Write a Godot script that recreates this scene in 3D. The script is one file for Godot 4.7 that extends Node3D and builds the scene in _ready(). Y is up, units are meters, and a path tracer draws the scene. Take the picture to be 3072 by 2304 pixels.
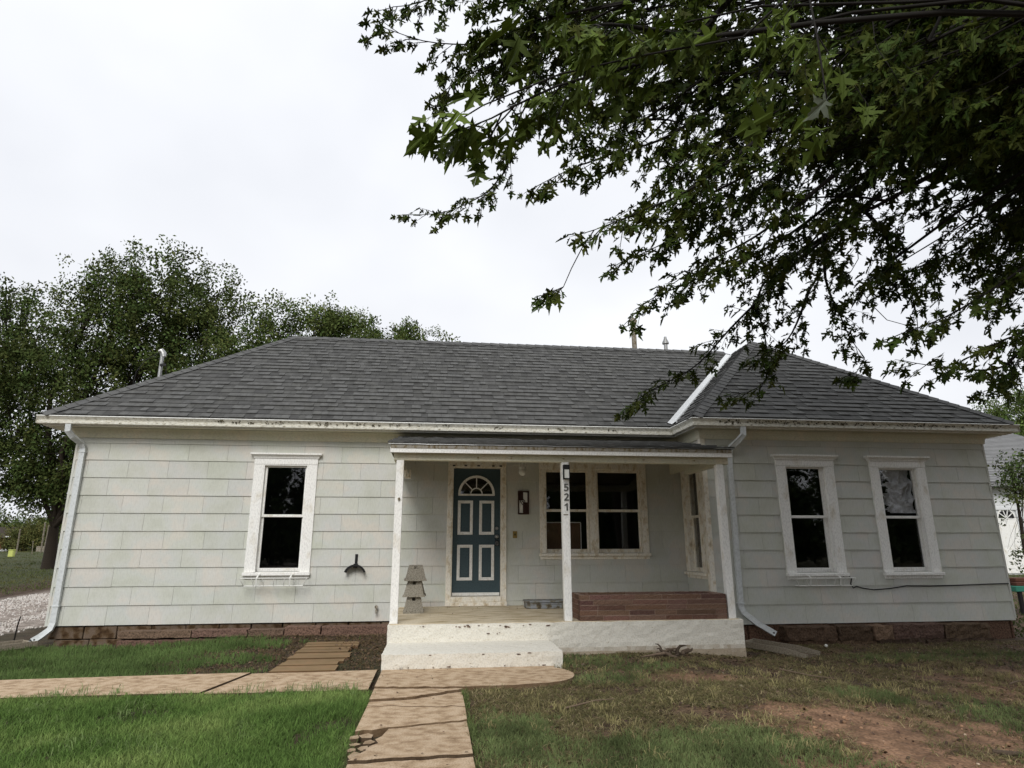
extends Node3D
# A small grey house with a porch under an overcast sky. Metres, y up; y = 0 is the porch floor.

class MB:
	var v := PackedVector3Array()
	var n := PackedVector3Array()
	var c := PackedColorArray()
	var col := Color.WHITE
	func tri(a: Vector3, b: Vector3, d: Vector3) -> void:
		var nr := (b - a).cross(d - a)
		if nr.length_squared() < 1e-14:
			return
		nr = nr.normalized()
		v.append(a); v.append(d); v.append(b)
		for i in 3:
			n.append(nr); c.append(col)
	func quad(a: Vector3, b: Vector3, d: Vector3, e: Vector3) -> void:
		tri(a, b, d); tri(a, d, e)
	func tris(a: Vector3, b: Vector3, d: Vector3, na: Vector3, nb: Vector3, nd: Vector3) -> void:
		v.append(a); v.append(d); v.append(b)
		n.append(na); n.append(nd); n.append(nb)
		for i in 3:
			c.append(col)
	# box from corner to corner, edges chamfered, corners shaken by jit
	func box(lo: Vector3, hi: Vector3, bev := 0.0, jit := 0.0, rng: RandomNumberGenerator = null, xf := Transform3D.IDENTITY) -> void:
		var ce := (lo + hi) * 0.5
		var h := (hi - lo) * 0.5
		if bev <= 0.0:
			var p := []
			for i in 8:
				var q := ce + Vector3(h.x if i & 1 else -h.x, h.y if i & 2 else -h.y, h.z if i & 4 else -h.z)
				if jit > 0.0:
					q += Vector3(rng.randf_range(-jit, jit), rng.randf_range(-jit, jit), rng.randf_range(-jit, jit))
				p.append(xf * q)
			quad(p[4], p[5], p[7], p[6]); quad(p[1], p[0], p[2], p[3])
			quad(p[5], p[1], p[3], p[7]); quad(p[0], p[4], p[6], p[2])
			quad(p[6], p[7], p[3], p[2]); quad(p[0], p[1], p[5], p[4])
			return
		bev = minf(bev, minf(h.x, minf(h.y, h.z)) * 0.9)
		var px := []
		var py := []
		var pz := []
		for i in 8:
			var s := Vector3(1 if i & 1 else -1, 1 if i & 2 else -1, 1 if i & 4 else -1)
			var j := Vector3.ZERO
			if jit > 0.0:
				j = Vector3(rng.randf_range(-jit, jit), rng.randf_range(-jit, jit), rng.randf_range(-jit, jit))
			px.append(xf * (ce + j + s * (h - Vector3(0, bev, bev))))
			py.append(xf * (ce + j + s * (h - Vector3(bev, 0, bev))))
			pz.append(xf * (ce + j + s * (h - Vector3(bev, bev, 0))))
		quad(pz[4], pz[5], pz[7], pz[6]); quad(pz[1], pz[0], pz[2], pz[3])
		quad(px[5], px[1], px[3], px[7]); quad(px[0], px[4], px[6], px[2])
		quad(py[6], py[7], py[3], py[2]); quad(py[0], py[1], py[5], py[4])
		for k in [[4, 5], [1, 0]]:  # bottom edges along x
			quad(py[k[0]], py[k[1]], pz[k[1]], pz[k[0]])
		for k in [[6, 7], [3, 2]]:
			quad(pz[k[0]], pz[k[1]], py[k[1]], py[k[0]])
		for k in [[5, 1], [0, 4]]:
			quad(py[k[0]], py[k[1]], px[k[1]], px[k[0]])
		for k in [[7, 3], [2, 6]]:
			quad(px[k[0]], px[k[1]], py[k[1]], py[k[0]])
		quad(pz[5], px[5], px[7], pz[7]); quad(px[4], pz[4], pz[6], px[6])
		quad(px[1], pz[1], pz[3], px[3]); quad(pz[0], px[0], px[2], pz[2])
		for i in 8:
			if [1, -1, -1, 1, -1, 1, 1, -1][i] > 0:
				tri(px[i], pz[i], py[i])
			else:
				tri(px[i], py[i], pz[i])
	# box whose faces are cut up and shaken by smooth noise: weathered concrete and stone
	func rough(lo: Vector3, hi: Vector3, seg: float, amp: float, fn: FastNoiseLite, fx := 9.0, fy := 9.0, foot := -99.0) -> void:
		var base := col
		var s := hi - lo
		for ax in 3:
			var u := (ax + 1) % 3
			var w := (ax + 2) % 3
			var nu := maxi(1, int(ceil(s[u] / seg)))
			var nw := maxi(1, int(ceil(s[w] / seg)))
			for side in 2:
				for i in nu:
					for j in nw:
						var q := []
						for k in [[0, 0], [1, 0], [1, 1], [0, 1]]:
							var p := Vector3.ZERO
							p[ax] = hi[ax] if side else lo[ax]
							p[u] = lo[u] + s[u] * (i + k[0]) / nu
							p[w] = lo[w] + s[w] * (j + k[1]) / nw
							q.append(p + amp * Vector3(fn.get_noise_3d(p.x * fx, p.y * fy, p.z * fx), fn.get_noise_3d(p.x * fx + 70, p.y * fy, p.z * fx), fn.get_noise_3d(p.x * fx, p.y * fy + 70, p.z * fx)))
						if foot > -90.0:
							var m: Vector3 = (q[0] + q[2]) * 0.5
							var k := clampf((foot - m.y + 0.05 * fn.get_noise_3d(m.x * 6, m.y * 6, m.z * 6)) * 14.0, 0.0, 1.0)
							col = base.lerp(base * Color(0.50, 0.41, 0.32), k * 0.85)
						if side:
							quad(q[0], q[1], q[2], q[3])
						else:
							quad(q[0], q[3], q[2], q[1])
	func tilt(y: float, zc: float, s: float) -> void:
		for i in v.size():
			if v[i].y > y:
				v[i].y += (v[i].z - zc) * s
	func prism(poly: PackedVector2Array, y0: float, y1: float, dirt_shade := 1.0) -> void:  # poly in x,z; side faces painted darker for the dirt and shade of cracks
		var clean := col
		var t := Geometry2D.triangulate_polygon(poly)
		for i in range(0, t.size(), 3):
			var a := poly[t[i]]
			var b := poly[t[i + 1]]
			var d := poly[t[i + 2]]
			if (b - a).cross(d - a) > 0:
				var s := b
				b = d
				d = s
			tri(Vector3(a.x, y1, a.y), Vector3(b.x, y1, b.y), Vector3(d.x, y1, d.y))
			tri(Vector3(a.x, y0, a.y), Vector3(d.x, y0, d.y), Vector3(b.x, y0, b.y))
		var flip := Geometry2D.is_polygon_clockwise(poly)
		if dirt_shade < 1.0:
			col = Color(clean.r * dirt_shade, clean.g * dirt_shade * 0.9, clean.b * dirt_shade * 0.8)
		for i in poly.size():
			var a := poly[i]
			var b := poly[(i + 1) % poly.size()]
			if flip:
				var s := a
				a = b
				b = s
			quad(Vector3(a.x, y0, a.y), Vector3(a.x, y1, a.y), Vector3(b.x, y1, b.y), Vector3(b.x, y0, b.y))
		col = clean
	func plate(poly: PackedVector2Array, z0: float, z1: float) -> void:  # poly in x,y, front at z1
		var t := Geometry2D.triangulate_polygon(poly)
		for i in range(0, t.size(), 3):
			var a := poly[t[i]]
			var b := poly[t[i + 1]]
			var d := poly[t[i + 2]]
			if (b - a).cross(d - a) < 0:
				var s := b
				b = d
				d = s
			tri(Vector3(a.x, a.y, z1), Vector3(b.x, b.y, z1), Vector3(d.x, d.y, z1))
			tri(Vector3(a.x, a.y, z0), Vector3(d.x, d.y, z0), Vector3(b.x, b.y, z0))
		for i in poly.size():
			var a := poly[i]
			var b := poly[(i + 1) % poly.size()]
			quad(Vector3(a.x, a.y, z0), Vector3(b.x, b.y, z0), Vector3(b.x, b.y, z1), Vector3(a.x, a.y, z1))
	# a profile (out, up) carried along a path, mitred; out is to the right of travel
	func sweep(pts: Array, prof: PackedVector2Array, up := Vector3.UP, caps := true, closed := true) -> void:
		var rings := []
		for i in pts.size():
			var t0: Vector3 = (pts[i] - pts[i - 1]).normalized() if i > 0 else (pts[1] - pts[0]).normalized()
			var t1: Vector3 = (pts[i + 1] - pts[i]).normalized() if i < pts.size() - 1 else t0
			var t := (t0 + t1).normalized()
			var side := t.cross(up).normalized()
			var u := side.cross(t).normalized()
			var k := 1.0 / maxf(0.35, t.dot(t0))
			var plane_up := absf(t0.cross(t1).dot(up)) > absf(t0.cross(t1).dot(side))
			var r := []
			for q in prof:
				r.append(pts[i] + side * q.x * (k if plane_up else 1.0) + u * q.y * (1.0 if plane_up else k))
			rings.append(r)
		var m := prof.size()
		for i in rings.size() - 1:
			for j in (m if closed else m - 1):
				var k := (j + 1) % m
				quad(rings[i][j], rings[i][k], rings[i + 1][k], rings[i + 1][j])
		if caps and closed:
			var t := Geometry2D.triangulate_polygon(prof)
			for e in [0, rings.size() - 1]:
				for i in range(0, t.size(), 3):
					tri(rings[e][t[i]], rings[e][t[i + 1]], rings[e][t[i + 2]])
	func tube(pts: Array, rad: Array, sides := 8) -> void:
		var rings := []
		var nrm := []
		var ref := Vector3(0.3, 0.1, 0.95)
		for i in pts.size():
			var a: Vector3 = pts[maxi(0, i - 1)]
			var b: Vector3 = pts[mini(pts.size() - 1, i + 1)]
			var t := (b - a).normalized()
			var s := t.cross(ref)
			if s.length() < 0.05:
				s = t.cross(Vector3.UP)
			s = s.normalized()
			ref = s.cross(t).normalized()
			var r := []
			var nn := []
			for k in sides:
				var an := TAU * k / sides
				var d := s * cos(an) + ref * sin(an)
				r.append(pts[i] + d * rad[mini(i, rad.size() - 1)])
				nn.append(d)
			rings.append(r); nrm.append(nn)
		for i in pts.size() - 1:
			for k in sides:
				var l := (k + 1) % sides
				tris(rings[i][k], rings[i + 1][k], rings[i + 1][l], nrm[i][k], nrm[i + 1][k], nrm[i + 1][l])
				tris(rings[i][k], rings[i + 1][l], rings[i][l], nrm[i][k], nrm[i + 1][l], nrm[i][l])
		for e in [0, pts.size() - 1]:
			for k in range(1, sides - 1):
				tri(rings[e][0], rings[e][k], rings[e][k + 1])
	func ball(ce: Vector3, r: Vector3, lat := 8, lon := 12) -> void:
		for i in lat:
			for j in lon:
				var q := []
				var nn := []
				for k in [[0, 0], [1, 0], [1, 1], [0, 1]]:
					var th: float = PI * (i + k[0]) / lat
					var ph: float = TAU * (j + k[1]) / lon
					var d := Vector3(sin(th) * cos(ph), cos(th), sin(th) * sin(ph))
					q.append(ce + d * r); nn.append((d / r).normalized())
				tris(q[0], q[2], q[1], nn[0], nn[2], nn[1])
				tris(q[0], q[3], q[2], nn[0], nn[3], nn[2])
	func mesh(m: Material) -> ArrayMesh:
		var a := []
		a.resize(Mesh.ARRAY_MAX)
		a[Mesh.ARRAY_VERTEX] = v
		a[Mesh.ARRAY_NORMAL] = n
		a[Mesh.ARRAY_COLOR] = c
		var am := ArrayMesh.new()
		am.add_surface_from_arrays(Mesh.PRIMITIVE_TRIANGLES, a)
		am.surface_set_material(0, m)
		return am

var M := {}
var EYE := Vector3(-0.2895, 0.9454, 10.7318)

func obj(called: String, b: MB, m: Material, parent: Node = self) -> MeshInstance3D:
	var o := MeshInstance3D.new()
	o.name = called
	o.mesh = b.mesh(m)
	parent.add_child(o, true)
	return o

func inst(called: String, mesh: Mesh, parent: Node, xf := Transform3D.IDENTITY) -> MeshInstance3D:
	var o := MeshInstance3D.new()
	o.name = called
	o.mesh = mesh
	o.transform = xf
	parent.add_child(o, true)
	return o

func node(called: String, parent: Node = self, at := Vector3.ZERO) -> Node3D:
	var o := Node3D.new()
	o.name = called
	o.position = at
	parent.add_child(o, true)
	return o

func tag(o: Node, label: String, category: String, group := "") -> Node:
	o.set_meta("label", label)
	o.set_meta("category", category)
	if group:
		o.set_meta("group", group)
	return o

func stuff(o: Node, label := "", category := "") -> Node:
	o.set_meta("kind", "stuff")
	if label:
		o.set_meta("label", label)
		o.set_meta("category", category)
	return o

func structure(o: Node, label := "", category := "") -> Node:
	o.set_meta("kind", "structure")
	if label:
		o.set_meta("label", label)
		o.set_meta("category", category)
	return o

func rgen(s: int) -> RandomNumberGenerator:
	var r := RandomNumberGenerator.new()
	r.seed = s
	return r

func noise(s: int, f := 0.1, oct := 4) -> FastNoiseLite:
	var n := FastNoiseLite.new()
	n.seed = s
	n.frequency = f
	n.fractal_octaves = oct
	return n

func srgb(r: float, g: float, b: float) -> Color:
	return Color(r / 255.0, g / 255.0, b / 255.0)

func ntex(s: int, f: float, stops: Array, oct := 5, size := 512, warp := 0.0) -> NoiseTexture2D:
	var n := noise(s, f, oct)
	if warp > 0.0:
		n.domain_warp_enabled = true
		n.domain_warp_amplitude = warp
		n.domain_warp_frequency = f * 1.5
	var g := Gradient.new()
	g.offsets = PackedFloat32Array(stops.map(func(x): return x[0]))
	g.colors = PackedColorArray(stops.map(func(x): return x[1]))
	var t := NoiseTexture2D.new()
	t.width = size
	t.height = size
	t.seamless = true
	t.noise = n
	t.color_ramp = g
	return t

func nmap(s: int, f: float, strength := 4.0, oct := 5) -> NoiseTexture2D:
	var t := NoiseTexture2D.new()
	t.width = 512
	t.height = 512
	t.seamless = true
	t.noise = noise(s, f, oct)
	t.as_normal_map = true
	t.bump_strength = strength
	return t

func grey(a: float) -> Color:
	return Color(a, a, a)

func mat(base: Color, tex: Texture2D = null, scale := Vector3.ONE, rough := 0.8, normal: Texture2D = null, nscale := 1.0, over: Texture2D = null, over_scale := Vector3.ONE) -> StandardMaterial3D:
	var m := StandardMaterial3D.new()
	m.albedo_color = base
	m.roughness = rough
	m.metallic_specular = 0.4
	m.vertex_color_use_as_albedo = true
	m.uv1_triplanar = true
	m.uv1_world_triplanar = true
	m.uv1_scale = scale
	if tex:
		m.albedo_texture = tex
	if normal:
		m.normal_enabled = true
		m.normal_texture = normal
		m.normal_scale = nscale
	if over:
		m.detail_enabled = true
		m.detail_albedo = over
		m.detail_blend_mode = BaseMaterial3D.BLEND_MODE_MUL
		m.detail_uv_layer = BaseMaterial3D.DETAIL_UV_2
		m.uv2_triplanar = true
		m.uv2_world_triplanar = true
		m.uv2_scale = over_scale
	return m

func make_materials() -> void:
	var W := Color.WHITE
	var fine := ntex(1, 0.05, [[0.0, grey(0.86)], [0.5, grey(0.97)], [1.0, grey(1.0)]])
	var broad := ntex(2, 0.012, [[0.0, Color(0.92, 0.93, 0.90)], [0.3, Color(0.96, 0.97, 0.95)], [0.5, Color(0.97, 0.98, 0.98)], [0.7, Color(1.0, 0.985, 0.97)], [1.0, W]], 5, 512, 20.0)
	var dirt := ntex(3, 0.02, [[0.0, Color(0.42, 0.34, 0.22)], [0.30, Color(0.72, 0.64, 0.50)], [0.45, Color(0.93, 0.90, 0.82)], [0.6, W], [1.0, W]], 6, 512, 30.0)
	var dirt2 := ntex(30, 0.022, [[0.0, Color(0.70, 0.63, 0.54)], [0.16, Color(0.86, 0.82, 0.75)], [0.34, Color(0.96, 0.94, 0.90)], [0.5, W], [1.0, W]], 6, 512, 30.0)
	var stain := ntex(31, 0.012, [[0.0, Color(0.66, 0.60, 0.50)], [0.3, Color(0.88, 0.85, 0.79)], [0.6, Color(0.98, 0.97, 0.95)], [1.0, W]], 6, 512, 25.0)
	var clean := ntex(32, 0.02, [[0.0, Color(0.86, 0.83, 0.78)], [0.2, Color(0.96, 0.95, 0.93)], [0.35, W], [1.0, W]], 6)
	var spots := ntex(4, 0.06, [[0.0, Color(0.22, 0.21, 0.16)], [0.20, Color(0.45, 0.43, 0.35)], [0.30, Color(0.92, 0.90, 0.85)], [0.6, Color(0.97, 0.96, 0.93)], [1.0, W]], 5, 512, 20.0)
	var flecks := ntex(5, 0.09, [[0.0, Color(0.35, 0.30, 0.24)], [0.10, Color(0.6, 0.55, 0.48)], [0.14, Color(0.95, 0.94, 0.92)], [0.5, W], [1.0, W]], 5)
	var grain := ntex(6, 0.2, [[0.0, grey(0.55)], [0.5, grey(0.92)], [1.0, grey(1.0)]], 3)
	var nf := nmap(7, 0.06, 3.0)
	var nc := nmap(8, 0.03, 7.0)
	var streak := ntex(9, 0.03, [[0.0, grey(0.86)], [0.5, grey(0.96)], [1.0, grey(1.0)]], 4)
	var soft_streak := ntex(33, 0.03, [[0.0, grey(0.92)], [0.5, grey(0.98)], [1.0, grey(1.0)]], 4)
	M.siding = mat(srgb(211, 210, 203), soft_streak, Vector3(5, 0.5, 5), 0.75, nf, 0.35, broad, Vector3(0.23, 0.23, 0.23))
	M.white = mat(srgb(246, 245, 240), fine, Vector3(1.5, 0.7, 1.5), 0.55, nf, 0.2, clean, Vector3(0.3, 0.2, 0.3))
	M.cream = mat(srgb(244, 238, 224), fine, Vector3(1.5, 0.7, 1.5), 0.6, nf, 0.25, dirt2, Vector3(0.7, 0.4, 0.7))
	M.frieze = mat(srgb(226, 221, 200), fine, Vector3(0.7, 1.5, 0.7), 0.65, nf, 0.15, broad, Vector3(0.3, 0.3, 0.3))
	M.gutter = mat(srgb(232, 232, 226), fine, Vector3(0.7, 0.7, 0.7), 0.5, null, 1.0, spots, Vector3(0.4, 1.6, 0.4))
	M.gutter_lip = mat(srgb(236, 236, 230), fine, Vector3(0.7, 0.7, 0.7), 0.45)
	M.downspout = mat(srgb(214, 218, 218), fine, Vector3(0.7, 0.7, 0.7), 0.4)
	M.shingle = mat(srgb(118, 118, 116), grain, Vector3(4, 4, 4), 0.95, nf, 0.5, ntex(10, 0.03, [[0.0, grey(0.72)], [1.0, grey(1.0)]], 4), Vector3(0.35, 0.35, 0.35))
	M.deck = mat(srgb(40, 38, 38))
	M.flashing = mat(srgb(222, 224, 224), fine, Vector3.ONE, 0.4)
	M.door = mat(srgb(64, 82, 88), fine, Vector3(1, 1, 1), 0.45, nf, 0.12)
	M.dark = mat(srgb(22, 21, 22), null, Vector3.ONE, 0.5)
	M.metal = mat(srgb(170, 170, 168), fine, Vector3.ONE, 0.35)
	M.metal.metallic = 0.8
	M.pipe = mat(srgb(150, 145, 135), fine, Vector3(3, 1, 3), 0.6, null, 1.0, dirt, Vector3(1.5, 0.7, 1.5))
	M.porch_floor = mat(srgb(218, 206, 182), fine, Vector3(1.2, 1.2, 1.2), 0.7, nf, 0.3, stain, Vector3(0.35, 0.35, 0.9))
	M.porch_white = mat(srgb(228, 224, 212), fine, Vector3(1.5, 1.5, 1.5), 0.75, nf, 0.35, flecks, Vector3(0.35, 0.7, 0.35))
	M.concrete = mat(srgb(202, 180, 152), ntex(11, 0.09, [[0.0, Color(0.74, 0.71, 0.68)], [0.5, Color(0.93, 0.92, 0.91)], [1.0, W]], 6), Vector3(1.3, 1.3, 1.7), 0.85, nc, 0.35, ntex(12, 0.02, [[0.0, Color(0.72, 0.68, 0.63)], [0.4, Color(0.92, 0.90, 0.87)], [0.7, W], [1.0, W]], 6), Vector3(0.6, 0.6, 0.75))
	M.plank = mat(srgb(142, 116, 84), streak, Vector3(0.6, 4, 4), 0.85, nf, 0.5, broad, Vector3(0.6, 0.6, 0.6))
	M.brick = mat(srgb(144, 114, 98), ntex(13, 0.07, [[0.0, grey(0.42)], [0.5, grey(0.84)], [1.0, W]], 5), Vector3(1.9, 1.9, 1.9), 0.95, nc, 0.6)
	M.mortar = mat(srgb(168, 146, 130), grain, Vector3(2, 2, 2), 1.0)
	M.stone = mat(srgb(142, 119, 102), ntex(14, 0.05, [[0.0, grey(0.42)], [0.5, grey(0.82)], [1.0, W]], 6), Vector3(1.2, 1.2, 1.2), 0.95, nc, 0.8)
	M.block = mat(srgb(138, 122, 106), grain, Vector3(1.5, 1.5, 1.5), 0.95, nc, 0.6, dirt, Vector3(0.5, 0.5, 0.5))
	M.pier = mat(srgb(166, 160, 148), ntex(15, 0.05, [[0.0, Color(0.55, 0.52, 0.48)], [0.5, Color(0.9, 0.9, 0.88)], [1.0, W]], 6), Vector3(1.8, 1.8, 1.8), 0.95, nc, 0.7)
	M.bluegrey = mat(srgb(140, 144, 148), streak, Vector3(0.5, 3, 3), 0.7, nf, 0.2, dirt, Vector3(0.9, 0.9, 0.9))
	M.wood = mat(srgb(128, 110, 92), streak, Vector3(2, 2, 2), 0.9, nf, 0.6)
	M.bark = mat(srgb(74, 64, 54), ntex(16, 0.05, [[0.0, grey(0.4)], [0.5, grey(0.8)], [1.0, W]], 5), Vector3(2, 0.7, 2), 0.95, nc, 1.0)
	M.twig = mat(srgb(28, 25, 21), null, Vector3.ONE, 0.9)
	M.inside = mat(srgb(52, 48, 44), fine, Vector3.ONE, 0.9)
	M.panel = mat(srgb(112, 86, 66), streak, Vector3(2, 0.6, 2), 0.8)
	M.wire = mat(srgb(226, 226, 220), null, Vector3.ONE, 0.45)
	M.ground = mat(W, ntex(17, 0.08, [[0.0, Color(0.55, 0.52, 0.5)], [0.5, Color(0.88, 0.87, 0.86)], [1.0, W]], 6), Vector3(0.7, 0.7, 0.7), 1.0, nc, 0.8, ntex(18, 0.03, [[0.0, Color(0.62, 0.60, 0.57)], [0.6, Color(0.96, 0.95, 0.94)], [1.0, W]], 6, 512, 20.0), Vector3(0.21, 0.21, 0.21))
	M.gravel = mat(srgb(226, 220, 214), grain, Vector3(3, 3, 3), 0.9)
	M.litter = mat(W, null, Vector3.ONE, 0.8)
	M.blade = mat(W, null, Vector3.ONE, 0.7)
	M.blade.metallic_specular = 0.25
	M.blade.backlight_enabled = false
	M.blade.backlight = Color(0.10, 0.14, 0.04)
	M.leaf = mat(W, null, Vector3.ONE, 0.65)
	M.leaf.metallic_specular = 0.25
	M.leaf.backlight_enabled = true
	M.leaf.backlight = Color(0.30, 0.36, 0.06)
	M.far_leaf = mat(W, null, Vector3.ONE, 0.8)
	M.far_leaf.metallic_specular = 0.2
	M.far_leaf.backlight_enabled = false
	M.far_leaf.backlight = Color(0.10, 0.14, 0.05)
	M.plastic = mat(srgb(205, 206, 210), null, Vector3(2, 2, 2), 0.2)
	M.brass = mat(srgb(150, 128, 72), null, Vector3.ONE, 0.35)
	M.brass.metallic = 0.7
	M.lamp_glass = mat(srgb(225, 225, 218), null, Vector3.ONE, 0.3)
	M.green_paint = mat(srgb(58, 138, 116), fine, Vector3(1, 1, 1), 0.5)
	M.lumber = mat(srgb(104, 66, 52), streak, Vector3(0.5, 3, 3), 0.85, nf, 0.4)
	M.far_roof = mat(srgb(146, 146, 146), grain, Vector3(2, 2, 2), 0.95)
	M.far_white = mat(srgb(226, 228, 228), fine, Vector3.ONE, 0.6)
	M.far_brick = mat(srgb(120, 72, 56), grain, Vector3(1, 1, 1), 0.95)
	M.yellow_green = mat(srgb(190, 196, 110), null, Vector3.ONE, 0.6)
	M.glass = StandardMaterial3D.new()
	M.glass.albedo_color = Color(0.05, 0.06, 0.06, 0.06)
	M.glass.transparency = BaseMaterial3D.TRANSPARENCY_ALPHA
	M.glass.roughness = 0.02
	M.glass.metallic_specular = 0.5

# ---------------------------------------------------------------- ground
func smooth(a: float, b: float, x: float) -> float:
	var t := clampf((x - a) / (b - a), 0.0, 1.0)
	return t * t * (3.0 - 2.0 * t)

var gn := noise(21, 0.35, 3)
var pn := noise(22, 0.45, 4)
var fnz := noise(23, 1.7, 3)

func gh(x: float, z: float) -> float:
	var h := -0.375
	h -= smooth(2.2, 5.2, x) * 0.15
	h -= smooth(-2.4, -5.0, x) * 0.10 * (1.0 - smooth(2.2, 4.2, z))
	h -= smooth(-6.0, -8.0, x) * 0.08
	h += 1.03 * clampf((-z - 5.0) / 46.0, 0.0, 1.0)
	if x > -0.95 and x < 0.1 and z > 3.0:
		return h - 0.02
	return h + gn.get_noise_2d(x, z) * 0.022 + fnz.get_noise_2d(x, z) * 0.006

# how bare the red soil lies, 0 to 1
func bare(x: float, z: float) -> float:
	var n := pn.get_noise_2d(x * 2.0, z * 2.0)
	var b := 0.0
	for e in [[3.05, 5.95, 0.75, 0.75, 1.0], [3.75, 6.1, 0.5, 0.7, 0.9], [2.75, 5.35, 0.4, 0.28, 0.9], [3.4, 5.15, 0.5, 0.25, 0.8], [2.5, 4.0, 0.8, 0.22, 0.7], [5.6, 4.4, 0.7, 0.5, 0.6], [6.6, 3.6, 1.0, 0.4, 0.5], [2.9, 6.9, 1.0, 0.9, 0.9]]:
		var d := sqrt(pow((x - e[0]) / e[2], 2) + pow((z - e[1]) / e[3], 2))
		b = maxf(b, e[4] * (1.0 - smooth(0.45, 1.5, d + n * 0.9)))
	return b

# how lush the green grass stands on the right-hand yard
func lush(x: float, z: float) -> float:
	var n := pn.get_noise_2d(x * 2.2 + 50, z * 2.2)
	var b := 0.0
	for e in [[1.55, 2.95, 0.55, 0.4, 0.9], [1.45, 3.95, 0.45, 0.3, 1.0], [2.0, 3.4, 0.45, 0.25, 0.8], [0.28, 5.7, 0.36, 0.5, 1.0], [1.5, 6.25, 0.8, 0.45, 1.0], [0.9, 6.7, 0.7, 0.5, 0.9], [2.1, 6.6, 0.5, 0.5, 0.9], [4.75, 5.4, 0.55, 0.9, 0.9], [6.3, 2.35, 1.2, 0.4, 0.6], [3.95, 4.7, 0.6, 0.3, 0.45], [8.2, 2.6, 1.2, 0.7, 0.6], [5.6, 6.4, 1.5, 1.0, 0.9]]:
		var d := sqrt(pow((x - e[0]) / e[2], 2) + pow((z - e[1]) / e[3], 2))
		b = maxf(b, e[4] * (1.0 - smooth(0.5, 1.3, d + n * 0.6)))
	return b

func build_ground() -> void:
	var xs := []
	var zs := []
	var x := -9.0
	while x <= 9.01:
		xs.append(x); x += 0.12
	var stp := 0.2
	while x < 420.0:
		xs.append(x); xs.push_front(-x); x += stp; stp *= 1.16
	var z := -4.0
	while z <= 9.01:
		zs.append(z); z += 0.12
	stp = 0.2
	while z < 300.0:
		zs.append(z); z += stp; stp *= 1.2
	z = -4.2
	stp = 0.2
	while z > -420.0:
		zs.push_front(z); z -= stp; stp *= 1.14
	var v := PackedVector3Array()
	var c := PackedColorArray()
	var ix := PackedInt32Array()
	var soil := Color(0.105, 0.072, 0.046)
	var red := Color(0.45, 0.275, 0.17)
	var turf := Color(0.070, 0.068, 0.030)
	var field := Color(0.085, 0.105, 0.035)
	var mulch := Color(0.105, 0.066, 0.042)
	for j in zs.size():
		for i in xs.size():
			var p := Vector2(xs[i], zs[j])
			v.append(Vector3(p.x, gh(p.x, p.y), p.y))
			var n := pn.get_noise_2d(p.x * 1.5, p.y * 1.5)
			var k := soil.lerp(turf, clampf(0.5 + n, 0, 1))
			if p.x > 0.0:
				k = soil.lerp(Color(0.20, 0.135, 0.08), clampf(0.5 + n * 1.2, 0, 1)).lerp(red, bare(p.x, p.y))
			k = k.lerp(field, smooth(-12.5, -14.0, p.x + n) * smooth(-7.0, -12.0, p.y))
			k = k.lerp(mulch, (1.0 - smooth(0.9, 1.8, absf(p.x + 13.3 + n * 0.5))) * (1.0 - smooth(-4.0, -2.0, p.y)))
			k = k.lerp(Color(0.50, 0.45, 0.41), smooth(-7.6, -8.2, p.x + n * 0.5) * smooth(-12.6, -11.9, p.x + n * 0.4) * (1.0 - smooth(-4, 2.5, p.y) * 0.0))
			k = k.lerp(field, smooth(16.0, 20.0, absf(p.x)) * 0.7)
			c.append(k)
	var w := xs.size()
	for j in zs.size() - 1:
		for i in w - 1:
			var a := j * w + i
			ix.append_array(PackedInt32Array([a, a + 1, a + w, a + 1, a + w + 1, a + w]))
	var ar := []
	ar.resize(Mesh.ARRAY_MAX)
	ar[Mesh.ARRAY_VERTEX] = v
	ar[Mesh.ARRAY_COLOR] = c
	ar[Mesh.ARRAY_INDEX] = ix
	var st := SurfaceTool.new()
	st.create_from_arrays(ar)
	st.generate_normals()
	var o := MeshInstance3D.new()
	o.name = "ground"
	o.mesh = st.commit()
	o.mesh.surface_set_material(0, M.ground)
	add_child(o)
	structure(o, "uneven yard of dark soil and bare red earth around the house", "ground")

func jag(a: Vector2, b: Vector2, r: RandomNumberGenerator, amp := 0.012, n := 14) -> Array:
	var out := []
	for i in n + 1:
		var t := float(i) / n
		var p := a.lerp(b, t)
		if i > 0 and i < n:
			p.y += r.randf_range(-amp, amp)
		out.append(p)
	return out

func edge_poly(top: Array, bottom: Array, gap: float) -> PackedVector2Array:
	var p := PackedVector2Array()
	for q in top:
		p.append(q + Vector2(0, gap))
	for i in range(bottom.size() - 1, -1, -1):
		p.append(bottom[i] - Vector2(0, gap))
	return p

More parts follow.
